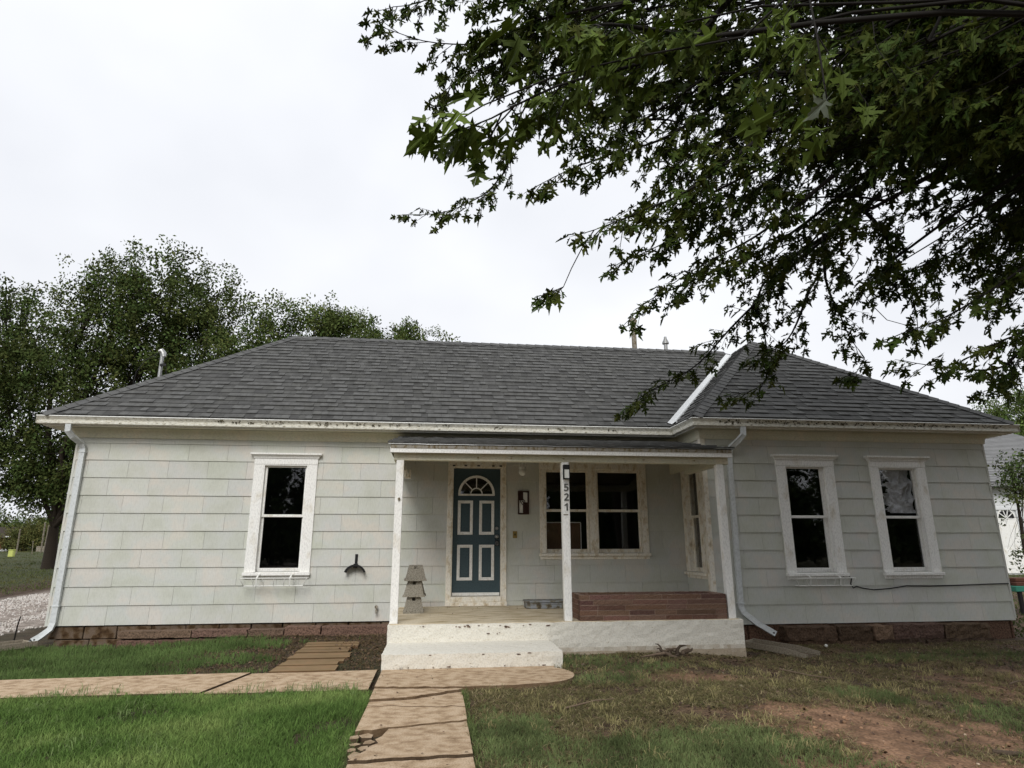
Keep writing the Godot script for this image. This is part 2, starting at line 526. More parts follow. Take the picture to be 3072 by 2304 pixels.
func build_walks() -> void:
	var r := rgen(5)
	var Y := -0.345
	var walk := node("front_walk")
	structure(walk, "cracked tan concrete walk leading to the porch step", "path")
	# the cracks across the walk, from the apron towards the street
	var L := -0.815
	var R := 0.0
	var lines := [jag(Vector2(L, 4.22), Vector2(R + 0.01, 4.335), r, 0.02)]
	lines.append(jag(Vector2(L, 4.86), Vector2(R, 5.0), r, 0.03))
	lines.append(jag(Vector2(L - 0.005, 5.66), Vector2(R - 0.005, 5.42), r, 0.02))
	lines.append(jag(Vector2(L + 0.03, 6.34), Vector2(R - 0.01, 6.29), r, 0.012))
	lines.append(jag(Vector2(L + 0.03, 7.3), Vector2(R, 7.25), r, 0.012))
	lines.append(jag(Vector2(L, 8.6), Vector2(R, 8.6), r, 0.01))
	lines.append(jag(Vector2(L, 9.9), Vector2(R, 9.9), r, 0.01))
	lines.append(jag(Vector2(L, 14.0), Vector2(R, 14.0), r, 0.01))
	for i in lines.size() - 1:
		var top: Array = lines[i].duplicate()
		var bot: Array = lines[i + 1].duplicate()
		var b := MB.new()
		var tone := r.randf_range(0.94, 1.05)
		b.col = Color(tone, tone, tone)
		if i == 0:  # a diagonal crack splits the first piece
			var d := jag(Vector2(L + 0.34, 4.66), Vector2(R, 4.36), r, 0.02)
			var one := PackedVector2Array()
			for q in top:
				one.append(q + Vector2(0, 0.005))
			for k in range(d.size() - 1, -1, -1):
				one.append(d[k] - Vector2(0, 0.006))
			one.append(Vector2(L, 4.70))
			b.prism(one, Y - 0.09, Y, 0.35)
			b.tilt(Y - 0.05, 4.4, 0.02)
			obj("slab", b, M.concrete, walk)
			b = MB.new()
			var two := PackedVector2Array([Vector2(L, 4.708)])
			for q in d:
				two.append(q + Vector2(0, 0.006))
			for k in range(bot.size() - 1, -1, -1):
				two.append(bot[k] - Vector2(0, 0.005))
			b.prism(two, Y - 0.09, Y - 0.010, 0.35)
			b.tilt(Y - 0.05, 4.8, 0.03)
			obj("slab", b, M.concrete, walk)
			continue
		if i == 2:  # the left edge has crumbled away
			var p := PackedVector2Array()
			for q in top:
				if q.x > L + 0.19:
					p.append(q + Vector2(0, 0.012))
			for k in range(bot.size() - 1, -1, -1):
				p.append(bot[k] - Vector2(0, 0.010))
			p.append_array(PackedVector2Array([Vector2(-0.74, 6.22), Vector2(-0.70, 6.12), Vector2(-0.68, 6.02), Vector2(-0.63, 5.96), Vector2(-0.66, 5.86), Vector2(-0.62, 5.78)]))
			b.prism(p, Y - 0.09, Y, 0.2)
			b.tilt(Y - 0.05, 5.9, 0.024)
			obj("slab", b, M.concrete, walk)
			for e in [[-0.76, 6.16, 0.07], [-0.73, 5.99, 0.05], [-0.70, 5.87, 0.045], [-0.79, 5.90, 0.04], [-0.72, 5.74, 0.06], [-0.80, 6.05, 0.045], [-0.81, 5.77, 0.05], [-0.66, 6.05, 0.02]]:
				b = MB.new()
				var q := PackedVector2Array()
				var a0 := r.randf() * TAU
				for k in 5:
					var rr: float = e[2] * r.randf_range(0.75, 1.45)
					a0 += TAU / 5.0 * r.randf_range(0.75, 1.15)
					q.append(Vector2(e[0], e[1]) + Vector2(cos(a0) * 0.8, sin(a0)) * rr)
				if Geometry2D.triangulate_polygon(q).is_empty():
					q = PackedVector2Array([Vector2(e[0] - e[2], e[1] - e[2]), Vector2(e[0] + e[2], e[1] - e[2] * 0.6), Vector2(e[0] + e[2] * 0.6, e[1] + e[2])])
				b.col = grey(r.randf_range(0.7, 0.9))
				b.prism(q, Y - 0.09, Y - r.randf_range(0.005, 0.03), 0.25)
				obj("broken_piece", b, M.concrete, walk)
			continue
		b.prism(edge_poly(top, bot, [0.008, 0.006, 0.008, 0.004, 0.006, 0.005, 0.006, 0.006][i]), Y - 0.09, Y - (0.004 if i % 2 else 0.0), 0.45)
		b.tilt(Y - 0.05, (lines[i][0].y + lines[i + 1][0].y) * 0.5, [0.010, 0.010, 0.012, 0.004, 0.006, 0.006, 0.01, 0.01][i] / (lines[i + 1][0].y - lines[i][0].y))
		obj("slab", b, M.concrete, walk)
	# apron under the step, with its rounded end
	var ap := MB.new()
	var pa := PackedVector2Array([Vector2(-0.815, 3.2), Vector2(1.10, 3.2)])
	for k in 13:
		var a := -PI / 2 + PI * k / 12.0
		if a > -0.9:
			pa.append(Vector2(0.72 + cos(a) * 0.47, 3.74 + sin(a) * 0.52 + cos(a) * 0.02))
	pa.append(Vector2(0.5, 4.315))
	for k in range(14, -1, -1):
		var q: Vector2 = lines[0][k]
		pa.append(q - Vector2(0, 0.012))
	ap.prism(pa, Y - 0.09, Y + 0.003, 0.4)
	ap.tilt(Y - 0.05, 3.8, 0.018)
	obj("apron", ap, M.concrete, walk)
	# side path to the left
	var side := node("side_path")
	structure(side, "tan concrete side path running left along the lawn", "path")
	var cuts := [[-0.86, -0.86], [-2.16, -2.36], [-4.6, -4.55], [-7.2, -7.2], [-10.0, -10.0]]
	for i in cuts.size() - 1:
		var b := MB.new()
		b.col = Color(1, 1.02, 1.04) * r.randf_range(1.0, 1.12)
		var x0: float = cuts[i][0] - 0.008
		var x1: float = cuts[i + 1][0] + 0.008
		var x2: float = cuts[i + 1][1] + 0.008
		var x3: float = cuts[i][1] - 0.008
		var p := PackedVector2Array()
		for k in 9:
			var x := lerpf(x0, x1, k / 8.0)
			p.append(Vector2(x, 3.31 - 0.035 * (x + 0.8) + r.randf_range(-0.006, 0.006)))
		for k in 9:
			var x := lerpf(x2, x3, k / 8.0)
			p.append(Vector2(x, 4.27 + r.randf_range(-0.01, 0.01)))
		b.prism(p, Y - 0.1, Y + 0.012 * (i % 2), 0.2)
		obj("slab", b, M.concrete, side)
	# plank-like pavers from the side path to the wall
	var pl := node("plank_path")
	structure(pl, "short path of tan planks laid flat beside the porch", "path")
	var z := 1.22
	for i in 9:
		var d := 0.225 + r.randf_range(-0.015, 0.015)
		if i == 8:
			d = 3.36 - z
		var b := MB.new()
		b.col = grey(r.randf_range(0.88, 1.1))
		var l := -1.97 + r.randf_range(-0.02, 0.02)
		var m := -1.30 + r.randf_range(-0.05, 0.04)
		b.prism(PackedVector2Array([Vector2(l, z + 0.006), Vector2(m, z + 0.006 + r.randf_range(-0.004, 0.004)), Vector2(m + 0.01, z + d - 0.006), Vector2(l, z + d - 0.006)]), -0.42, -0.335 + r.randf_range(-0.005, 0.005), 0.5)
		b.tilt(-0.37, z + d * 0.5, 0.018)
		obj("plank", b, M.plank, pl)
		z += d

# ---------------------------------------------------------------- house
var XL := -6.036
var XW := 4.026
var XR := 9.148
var ZW := 0.955
var ZB := -5.26
var house: Node3D

# wall of boxes around openings: u along, from u0 to u1; holes are [u0, u1, y0, y1]
func wall_boxes(b: MB, xf: Transform3D, u0: float, u1: float, y0: float, y1: float, thick: float, holes: Array) -> void:
	var us := [u0, u1]
	for h in holes:
		us.append(h[0]); us.append(h[1])
	us.sort()
	for i in us.size() - 1:
		if us[i + 1] - us[i] < 0.001:
			continue
		var m: float = (us[i] + us[i + 1]) * 0.5
		var y := y0
		for h in holes:
			if m > h[0] and m < h[1]:
				if h[2] > y:
					b.box(Vector3(us[i], y, -thick), Vector3(us[i + 1], h[2], 0), 0, 0, null, xf)
				y = h[3]
		b.box(Vector3(us[i], y, -thick), Vector3(us[i + 1], y1, 0), 0, 0, null, xf)

func cut_rects(a: Array, h: Array) -> Array:
	if h[1] <= a[0] or h[0] >= a[1] or h[3] <= a[2] or h[2] >= a[3]:
		return [a]
	var out := []
	if h[0] > a[0]: out.append([a[0], h[0], a[2], a[3]])
	if h[1] < a[1]: out.append([h[1], a[1], a[2], a[3]])
	var l: float = maxf(a[0], h[0])
	var m: float = minf(a[1], h[1])
	if h[2] > a[2]: out.append([l, m, a[2], h[2]])
	if h[3] < a[3]: out.append([l, m, h[3], a[3]])
	return out

func siding(parent: Node, xf: Transform3D, u0: float, u1: float, ys: Array, holes: Array, sd: int, joined := false) -> void:
	var r := rgen(sd)
	var all := MB.new()
	for row in ys.size() - 1:
		var y0: float = ys[row]
		var y1: float = ys[row + 1]
		var u := u0 - (0.0 if row % 2 else 0.305) + r.randf_range(-0.12, 0.0)
		while u < u1 - 0.02:
			var a := [maxf(u, u0), minf(u + 0.61, u1), y0, y1]
			if a[0] - u0 > 0 and a[1] >= u1 and u1 - a[0] < 0.1:
				pass
			u += 0.61
			if a[1] - a[0] < 0.02:
				continue
			var pieces := [a]
			for h in holes:
				var nx := []
				for p in pieces:
					nx.append_array(cut_rects(p, h))
				pieces = nx
			for p in pieces:
				if p[1] - p[0] < 0.008 or p[3] - p[2] < 0.008:
					continue
				var b: MB = all if joined else MB.new()
				var t := r.randf_range(0.955, 1.02)
				b.col = Color(t * r.randf_range(0.985, 1.01), t * r.randf_range(0.99, 1.01), t * r.randf_range(0.975, 1.02))
				var g := 0.0015
				var j0 := r.randf_range(-0.0014, 0.0014)
				var j1 := r.randf_range(-0.0014, 0.0014)
				var zb := 0.016 + r.randf_range(0, 0.004)
				var zt := 0.004 if p[3] >= y1 - 0.001 else 0.008
				var q := [Vector3(p[0] + g, p[2] + j0, zb), Vector3(p[1] - g, p[2] + j1, zb), Vector3(p[1] - g, p[3], zt), Vector3(p[0] + g, p[3], zt), Vector3(p[0] + g, p[2] + j0, 0.001), Vector3(p[1] - g, p[2] + j1, 0.001), Vector3(p[1] - g, p[3], 0.001), Vector3(p[0] + g, p[3], 0.001)]
				for i in 8:
					q[i] = xf * q[i]
				b.quad(q[0], q[1], q[2], q[3])
				b.quad(q[4], q[5], q[1], q[0])
				b.quad(q[1], q[5], q[6], q[2])
				b.quad(q[4], q[0], q[3], q[7])
				if not joined:
					obj("siding_shingle", b, M.siding, parent)
	if joined:
		stuff(obj("siding", all, M.siding, parent))

# window in its wall's own axes: x along, y up, z out. openings are glass rectangles
func make_window(xf: Transform3D, cas: Array, glass: Array, cap: bool, trim: Material, side_w: float, head_h: float) -> Node3D:
	var w := node("window", house)
	w.transform = xf
	var x0: float = cas[0]
	var x1: float = cas[1]
	var y0: float = cas[2]
	var y1: float = cas[3]
	var b := MB.new()
	var r := rgen(int(x0 * 100) + 7)
	for s in [[x0, x0 + side_w], [x1 - side_w, x1]]:
		b = MB.new()
		b.box(Vector3(s[0], y0 + 0.07, 0.002), Vector3(s[1], y1 - head_h - 0.001, 0.038), 0.004, 0.001, r)
		obj("side_casing", b, trim, w)
	b = MB.new()
	b.box(Vector3(x0 - 0.004, y1 - head_h, 0.002), Vector3(x1 + 0.004, y1, 0.042), 0.004)
	obj("head_casing", b, trim, w)
	b = MB.new()
	b.box(Vector3(x0 - 0.012, y0 + 0.02, 0.0), Vector3(x1 + 0.012, y0 + 0.068, 0.085), 0.006, 0.001, r)
	b.box(Vector3(x0 + 0.004, y0 - 0.03, 0.002), Vector3(x1 - 0.004, y0 + 0.019, 0.034), 0.004)
	b.box(Vector3(x0 + side_w - 0.005, y0 + 0.045, -0.12), Vector3(x1 - side_w + 0.005, y0 + 0.076, 0.0))
	obj("sill", b, trim, w)
	if cap:
		b = MB.new()
		var p := PackedVector2Array([Vector2(0, 0), Vector2(0.012, 0), Vector2(0.018, 0.02), Vector2(0.034, 0.04), Vector2(0.056, 0.052), Vector2(0.062, 0.056), Vector2(0.062, 0.082), Vector2(0, 0.088)])
		b.sweep([Vector3(x0 - 0.004, y1 + 0.001, 0.002), Vector3(x0 - 0.004, y1 + 0.001, 0.042), Vector3(x1 + 0.004, y1 + 0.001, 0.042), Vector3(x1 + 0.004, y1 + 0.001, 0.002)], p)
		b.box(Vector3(x0 - 0.003, y1 + 0.001, 0.002), Vector3(x1 + 0.003, y1 + 0.086, 0.041))
		obj("cap", b, trim, w)
	var n := glass.size()
	for i in n:
		var g: Array = glass[i]
		var l: float = x0 + side_w if i == 0 else glass[i][0] - 0.05
		var m: float = x1 - side_w if i == n - 1 else glass[i][1] + 0.05
		var top := y1 - head_h
		var bot := y0 + 0.076
		# jamb
		b = MB.new()
		b.box(Vector3(l - 0.002, bot, -0.13), Vector3(l + 0.016, top, 0.034))
		b.box(Vector3(m - 0.016, bot, -0.13), Vector3(m + 0.002, top, 0.034))
		b.box(Vector3(l + 0.0165, top - 0.016, -0.13), Vector3(m - 0.0165, top + 0.002, 0.034))
		obj("jamb", b, trim, w)
		var mid: float = g[4]
		for k in 2:
			var sy0: float = (mid - 0.022) if k == 0 else bot
			var sy1: float = (top - 0.0165) if k == 0 else (mid + 0.020)
			var gy0: float = (mid + 0.020) if k == 0 else g[2]
			var gy1: float = g[3] if k == 0 else (mid - 0.022)
			var zf := -0.020 if k == 0 else -0.052
			var zb := zf - 0.03
			var sl := l + 0.0165
			var sm := m - 0.0165
			b = MB.new()
			b.box(Vector3(sl, sy0, zb), Vector3(g[0], sy1, zf), 0.003)
			b.box(Vector3(g[1], sy0, zb), Vector3(sm, sy1, zf), 0.003)
			b.box(Vector3(g[0] + 0.0005, sy0, zb), Vector3(g[1] - 0.0005, gy0, zf), 0.003)
			b.box(Vector3(g[0] + 0.0005, gy1, zb), Vector3(g[1] - 0.0005, sy1, zf), 0.003)
			obj("upper_sash" if k == 0 else "lower_sash", b, trim, w)
			b = MB.new()
			b.box(Vector3(g[0] - 0.004, gy0 - 0.004, zb + 0.012), Vector3(g[1] + 0.004, gy1 + 0.004, zb + 0.015))
			obj("pane", b, M.glass, w)
	return w

func build_walls() -> void:
	var hl := [[-3.112, -2.412, 0.555, 2.253]]
	var hd := [[-0.012, 0.814, 0.0, 2.25]]
	var hp := [[1.565, 3.27, 0.83, 2.235]]
	var hw := [[5.424, 6.143, 0.53, 2.223], [7.092, 7.81, 0.53, 2.223]]
	var hs := [[0.20, 0.73, 0.53, 2.235]]
	var b := MB.new()
	var front := Transform3D(Basis.IDENTITY, Vector3.ZERO)
	var wing := Transform3D(Basis.IDENTITY, Vector3(0, 0, ZW))
	var left := Transform3D(Basis(Vector3.UP, -PI / 2), Vector3(XL, 0, 0))     # u runs towards the viewer
	var wside := Transform3D(Basis(Vector3.UP, -PI / 2), Vector3(XW, 0, 0))
	var right := Transform3D(Basis(Vector3.UP, PI / 2), Vector3(XR, 0, 0))
	var back := Transform3D(Basis(Vector3.UP, PI), Vector3(0, 0, ZB))
	wall_boxes(b, front, XL + 0.15, XW, -0.20, 2.80, 0.15, hl + hd + hp)
	wall_boxes(b, wing, XW, XR, -0.20, 2.80, 0.15, hw)
	wall_boxes(b, left, ZB, 0.0, -0.20, 2.80, 0.15, [])
	wall_boxes(b, wside, 0.0, ZW - 0.15, -0.20, 2.80, 0.15, hs)
	wall_boxes(b, right, -(ZW - 0.15), -ZB, -0.20, 2.80, 0.15, [])
	wall_boxes(b, back, -(XR - 0.15), -(XL + 0.15), -0.20, 2.80, 0.15, [])
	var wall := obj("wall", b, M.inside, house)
	var ys := [-0.205, 0.077, 0.351, 0.631, 0.907, 1.183, 1.459, 1.736, 2.014, 2.295, 2.567, 2.70]
	var yw := [-0.236, 0.053, 0.319, 0.598, 0.876, 1.150, 1.428, 1.705, 1.980, 2.256, 2.552, 2.70]
	siding(wall, front, XL, -0.09, ys, hl + hd, 31)
	siding(wall, front, 0.89, XW, [0.004] + ys.slice(1), hp + hd, 32)
	siding(wall, wing, XW, XR, yw, hw, 33)
	siding(wall, wside, 0.02, ZW, yw, hs, 34)
	siding(wall, left, ZB, 0.0, ys, [], 35, true)
	siding(wall, right, -ZW, -ZB, yw, [], 36, true)
	siding(wall, back, -XR, -XL, ys, [], 37, true)
	# corner trim on the wing, and metal corner at the far left and right
	b = MB.new()
	b.box(Vector3(XW - 0.03, 0.0, ZW + 0.001), Vector3(XW + 0.055, 2.655, ZW + 0.026), 0.003)
	b.box(Vector3(XW - 0.03, 0.0, ZW - 0.07), Vector3(XW - 0.002, 2.655, ZW), 0.003)
	obj("corner_trim", b, M.cream, house)
	for x in [XL, XR]:
		b = MB.new()
		var z := 0.0 if x < 0 else ZW
		b.box(Vector3(x - 0.018, -0.21, z - 0.02), Vector3(x + 0.018, 2.655, z + 0.0185), 0.003)
		obj("corner_strip", b, M.siding, house)
	# windows
	var lw := make_window(front, [-3.266, -2.258, 0.4775, 2.354], [[-3.06, -2.456, 0.61, 2.21, 1.428]], true, M.white, 0.152, 0.1)
	var w1 := make_window(wing, [5.2745, 6.293, 0.4503, 2.323], [[5.48, 6.061, 0.5957, 2.185, 1.40]], true, M.white, 0.150, 0.1)
	var w2 := make_window(wing, [6.942, 7.960, 0.4503, 2.323], [[7.147, 7.747, 0.5957, 2.185, 1.40]], true, M.white, 0.150, 0.1)
	var pw := make_window(front, [1.47, 3.365, 0.755, 2.345], [[1.5975, 2.299, 0.8928, 2.1876, 1.535], [2.5102, 3.2214, 0.8928, 2.1876, 1.535]], false, M.cream, 0.095, 0.11)
	var sw := make_window(wside, [0.06, 0.87, 0.455, 2.345], [[0.27, 0.66, 0.595, 2.19, 1.42]], false, M.cream, 0.14, 0.11)
	b = MB.new()
	b.box(Vector3(2.3495, 0.824, -0.12), Vector3(2.4595, 2.2345, 0.036), 0.004)
	obj("mullion", b, M.cream, pw)
	pw.set_meta("label", "paired porch window in dirty cream trim")
	lw.set_meta("label", "window of the left wall in white trim")
	w1.set_meta("label", "left window of the wing, over a wire basket")
	w2.set_meta("label", "right window of the wing")
	sw.set_meta("label", "narrow window on the side of the wing, in the porch")
	# wrinkled plastic behind the upper pane of the right wing window
	b = MB.new()
	var fz := noise(61, 2.2, 3)
	fz.fractal_type = FastNoiseLite.FRACTAL_RIDGED
	var n := 34
	for i in n:
		for j in n:
			var q := []
			if (i + 0.5) / n < 0.16 + 0.22 * fz.get_noise_1d(j * 0.1) or (j + 0.5) / n < 0.10:
				continue
			for k in [[0, 0], [1, 0], [1, 1], [0, 1]]:
				var x: float = 7.12 + 0.66 * (i + k[0]) / n
				var y: float = 1.40 + 0.80 * (j + k[1]) / n
				q.append(Vector3(x, y, -0.15 + 0.085 * fz.get_noise_2d(x * 1.3, y * 1.0) + 0.010 * fz.get_noise_2d(x * 6, y * 3)))
			b.quad(q[0], q[1], q[2], q[3])
	obj("plastic_sheet", b, M.plastic, w2)
	# a brown board leans inside the left porch window
	b = MB.new()
	b.box(Vector3(1.61, 0.80, -0.34), Vector3(2.24, 1.335, -0.30))
	var board := obj("inside_board", b, M.panel, pw)
	b = MB.new()
	b.box(Vector3(1.60, 1.336, -0.34), Vector3(2.25, 1.35, -0.296))
	b.box(Vector3(2.2405, 0.80, -0.34), Vector3(2.255, 1.3355, -0.296))
	obj("inside_board_edge", b, M.wire, pw)
	# dark rooms
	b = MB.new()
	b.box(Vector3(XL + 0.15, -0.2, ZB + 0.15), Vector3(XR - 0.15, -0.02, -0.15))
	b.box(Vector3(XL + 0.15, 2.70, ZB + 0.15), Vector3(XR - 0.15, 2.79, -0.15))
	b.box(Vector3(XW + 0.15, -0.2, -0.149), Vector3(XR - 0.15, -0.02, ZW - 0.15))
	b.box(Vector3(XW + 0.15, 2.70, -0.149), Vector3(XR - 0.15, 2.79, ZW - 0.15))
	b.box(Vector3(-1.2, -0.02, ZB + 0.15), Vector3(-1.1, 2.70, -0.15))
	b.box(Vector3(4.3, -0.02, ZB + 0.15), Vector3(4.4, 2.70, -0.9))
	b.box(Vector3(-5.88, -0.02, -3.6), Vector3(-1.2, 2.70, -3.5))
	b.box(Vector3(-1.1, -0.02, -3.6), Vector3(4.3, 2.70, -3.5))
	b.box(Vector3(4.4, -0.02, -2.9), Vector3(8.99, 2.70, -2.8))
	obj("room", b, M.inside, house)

func build_foundation() -> void:
	var r := rgen(41)
	var f := node("foundation", house)
	var x := XL + 0.03
	while x < -0.9:
		var w := 0.49 + r.randf_range(-0.02, 0.02)
		var b := MB.new()
		b.col = Color(1, 0.94, 0.9) * r.randf_range(0.6, 0.85)
		b.box(Vector3(x + 0.006, -0.40, -0.22), Vector3(minf(x + w, -0.84) - 0.006, -0.222, -0.012 + r.randf_range(-0.004, 0.004)), 0.008, 0.004, r)
		b.box(Vector3(x + 0.1, -0.62, -0.22), Vector3(minf(x + w + 0.09, -0.84), -0.41, -0.01 + r.randf_range(-0.004, 0.004)), 0.008, 0.004, r)
		obj("block", b, M.block, f)
		x += w
	x = 4.05
	while x < XR - 0.05:
		var w := 0.45 + r.randf_range(-0.04, 0.08)
		var b := MB.new()
		b.col = Color(0.95, 0.80, 0.72) * r.randf_range(0.7, 1.0)
		b.box(Vector3(x + 0.006, -0.70, ZW - 0.22), Vector3(minf(x + w, XR - 0.03) - 0.006, -0.252, ZW - 0.012), 0.01, 0.005, r)
		obj("block", b, M.stone, f)
		x += w
	var b := MB.new()
	b.col = grey(0.7)
	b.box(Vector3(XL + 0.04, -0.7, ZB + 0.04), Vector3(XL + 0.2, -0.201, -0.23))
	b.box(Vector3(XR - 0.2, -0.7, ZB + 0.04), Vector3(XR - 0.04, -0.201, ZW - 0.23))
	b.box(Vector3(XL + 0.2, -0.7, ZB + 0.04), Vector3(XR - 0.2, -0.201, ZB + 0.2))
	b.box(Vector3(-0.8, -0.7, -0.2), Vector3(4.0, -0.201, -0.1))
	b.box(Vector3(4.05, -0.22, ZW - 0.20), Vector3(XR - 0.1, -0.201, ZW - 0.05))
	obj("footing", b, M.block, f)

func build_ledges() -> void:
	var r := rgen(42)
	var fn := noise(43, 1.0, 3)
	var s := tag(node("stone_edging", self, Vector3.ZERO), "low course of red-brown stones along the foot of the left wall", "stone edging")
	for row in [[-0.52, -0.373, [-4.89, -4.0, -3.06, -2.2, -1.72, -0.95]], [-0.368, -0.262, [-4.9, -3.86, -3.05, -2.52, -1.98, -0.95]]]:
		for i in row[2].size() - 1:
			var b := MB.new()
			b.col = Color(1, r.randf_range(0.86, 0.98), r.randf_range(0.80, 0.95)) * r.randf_range(0.75, 1.05)
			b.rough(Vector3(row[2][i] + 0.008, row[0], 0.045), Vector3(row[2][i + 1] - 0.008, row[1] + r.randf_range(-0.01, 0.012) + (0.012 if i > 2 else -0.012), 0.27 + r.randf_range(-0.015, 0.015)), 0.07, 0.014, fn)
			obj("stone", b, M.stone, s)
	var t := tag(node("stone_edging", self, Vector3.ZERO), "mossy dark stone edging along the foot of the right wing", "stone edging")
	for row in [[-0.68, -0.462, [5.03, 5.9, 6.5, 7.3, 8.47]], [-0.455, -0.262, [5.02, 5.86, 6.44, 6.78, 7.65, 8.46]]]:
		for i in row[2].size() - 1:
			var b := MB.new()
			b.col = Color(0.9, r.randf_range(0.80, 0.92), r.randf_range(0.70, 0.85)) * r.randf_range(0.45, 0.75)
			if i == 2 and row[0] > -0.5:
				b.col = Color(1.1, 0.95, 0.85)
			b.rough(Vector3(row[2][i] + 0.02, row[0], 0.99), Vector3(row[2][i + 1] - 0.02, row[1] + r.randf_range(-0.02, 0.018), 1.21 + r.randf_range(-0.02, 0.02)), 0.055, 0.034, fn)
			obj("stone", b, M.stone, t)

# ---------------------------------------------------------------- roof
var tabs := []

func shingle_plane(O: Vector3, U: Vector3, V: Vector3, poly: PackedVector2Array, sd: int, expo := 0.158) -> void:
	var r := rgen(sd)
	var N := U.cross(V).normalized()
	if N.y < 0:
		N = -N
	var umin := INF
	var umax := -INF
	var vmax := -INF
	for p in poly:
		umin = minf(umin, p.x); umax = maxf(umax, p.x); vmax = maxf(vmax, p.y)
	var row := 0
	var v := 0.0
	while v < vmax:
		var u := umin - r.randf_range(0.0, 0.3)
		while u < umax:
			var w: float = [0.11, 0.14, 0.16, 0.19, 0.23][r.randi() % 5]
			var drop := r.randf() < 0.45
			var tone := r.randf_range(0.60, 0.88) if drop else r.randf_range(0.84, 1.30)
			var lo := v + (0.0 if not drop else r.randf_range(0.0, 0.004))
			var q := PackedVector2Array([Vector2(u + 0.0015, lo), Vector2(u + w - 0.0015, lo), Vector2(u + w - 0.0015, v + expo + 0.006), Vector2(u + 0.0015, v + expo + 0.006)])
			u += w
			for piece in Geometry2D.intersect_polygons(q, poly):
				if piece.size() < 3:
					continue
				if Geometry2D.is_polygon_clockwise(piece):
					piece.reverse()
				var b := MB.new()
				b.col = Color(tone, tone * 0.995, tone * r.randf_range(0.97, 1.0))
				var top := []
				var low := []
				var ctr := Vector3.ZERO
				for p in piece:
					var h := lerpf(0.013 if drop else 0.026, 0.003, clampf((p.y - v) / expo, 0, 1))
					top.append(O + U * p.x + V * p.y + N * h)
					low.append(O + U * p.x + V * p.y + N * 0.001)
					ctr += top[-1]
				ctr /= piece.size()
				var up: bool = U.cross(V).dot(N) > 0
				for k in range(1, piece.size() - 1):
					if up: b.tri(top[0], top[k], top[k + 1])
					else: b.tri(top[0], top[k + 1], top[k])
				for k in piece.size():
					var l := (k + 1) % piece.size()
					if up: b.quad(low[k], low[l], top[l], top[k])
					else: b.quad(low[l], low[k], top[k], top[l])
				tabs.append([ctr.distance_to(EYE), b])
		v += expo
		row += 1

func cap_line(parent: Node, A: Vector3, B: Vector3, n1: Vector3, n2: Vector3, sd: int, w := 0.14, stp := 0.16) -> void:
	var r := rgen(sd)
	var t := (B - A).normalized()
	var s1 := n1.cross(t).normalized()
	var s2 := n2.cross(t).normalized()
	var up := (n1 + n2).normalized()
	if s1.dot(n2) > 0: s1 = -s1
	if s2.dot(n1) > 0: s2 = -s2
	if s1.y > 0.3: s1 = -s1
	var cnt := int((B - A).length() / stp)
	stp = (B - A).length() / cnt
	for i in cnt:
		var b := MB.new()
		var tone := r.randf_range(0.85, 1.15)
		b.col = Color(tone, tone, tone * 1.02)
		var ww := w + r.randf_range(-0.006, 0.006)
		var p := []
		for e in [[0.0, 0.032], [stp + 0.03, 0.019]]:
			var c: Vector3 = A + t * (i * stp + e[0])
			for d in [0.0, -0.010]:
				p.append(c + up * (e[1] + d + 0.006))
				p.append(c + s1 * ww + n1 * (e[1] + d))
				p.append(c + s2 * ww + n2 * (e[1] + d))
		for f in [[0, 1, 7, 6], [0, 6, 8, 2], [3, 4, 1, 0], [3, 0, 2, 5], [1, 4, 10, 7], [2, 8, 11, 5]]:
			b.quad(p[f[0]], p[f[1]], p[f[2]], p[f[3]])
		obj("ridge_cap", b, M.shingle, parent)

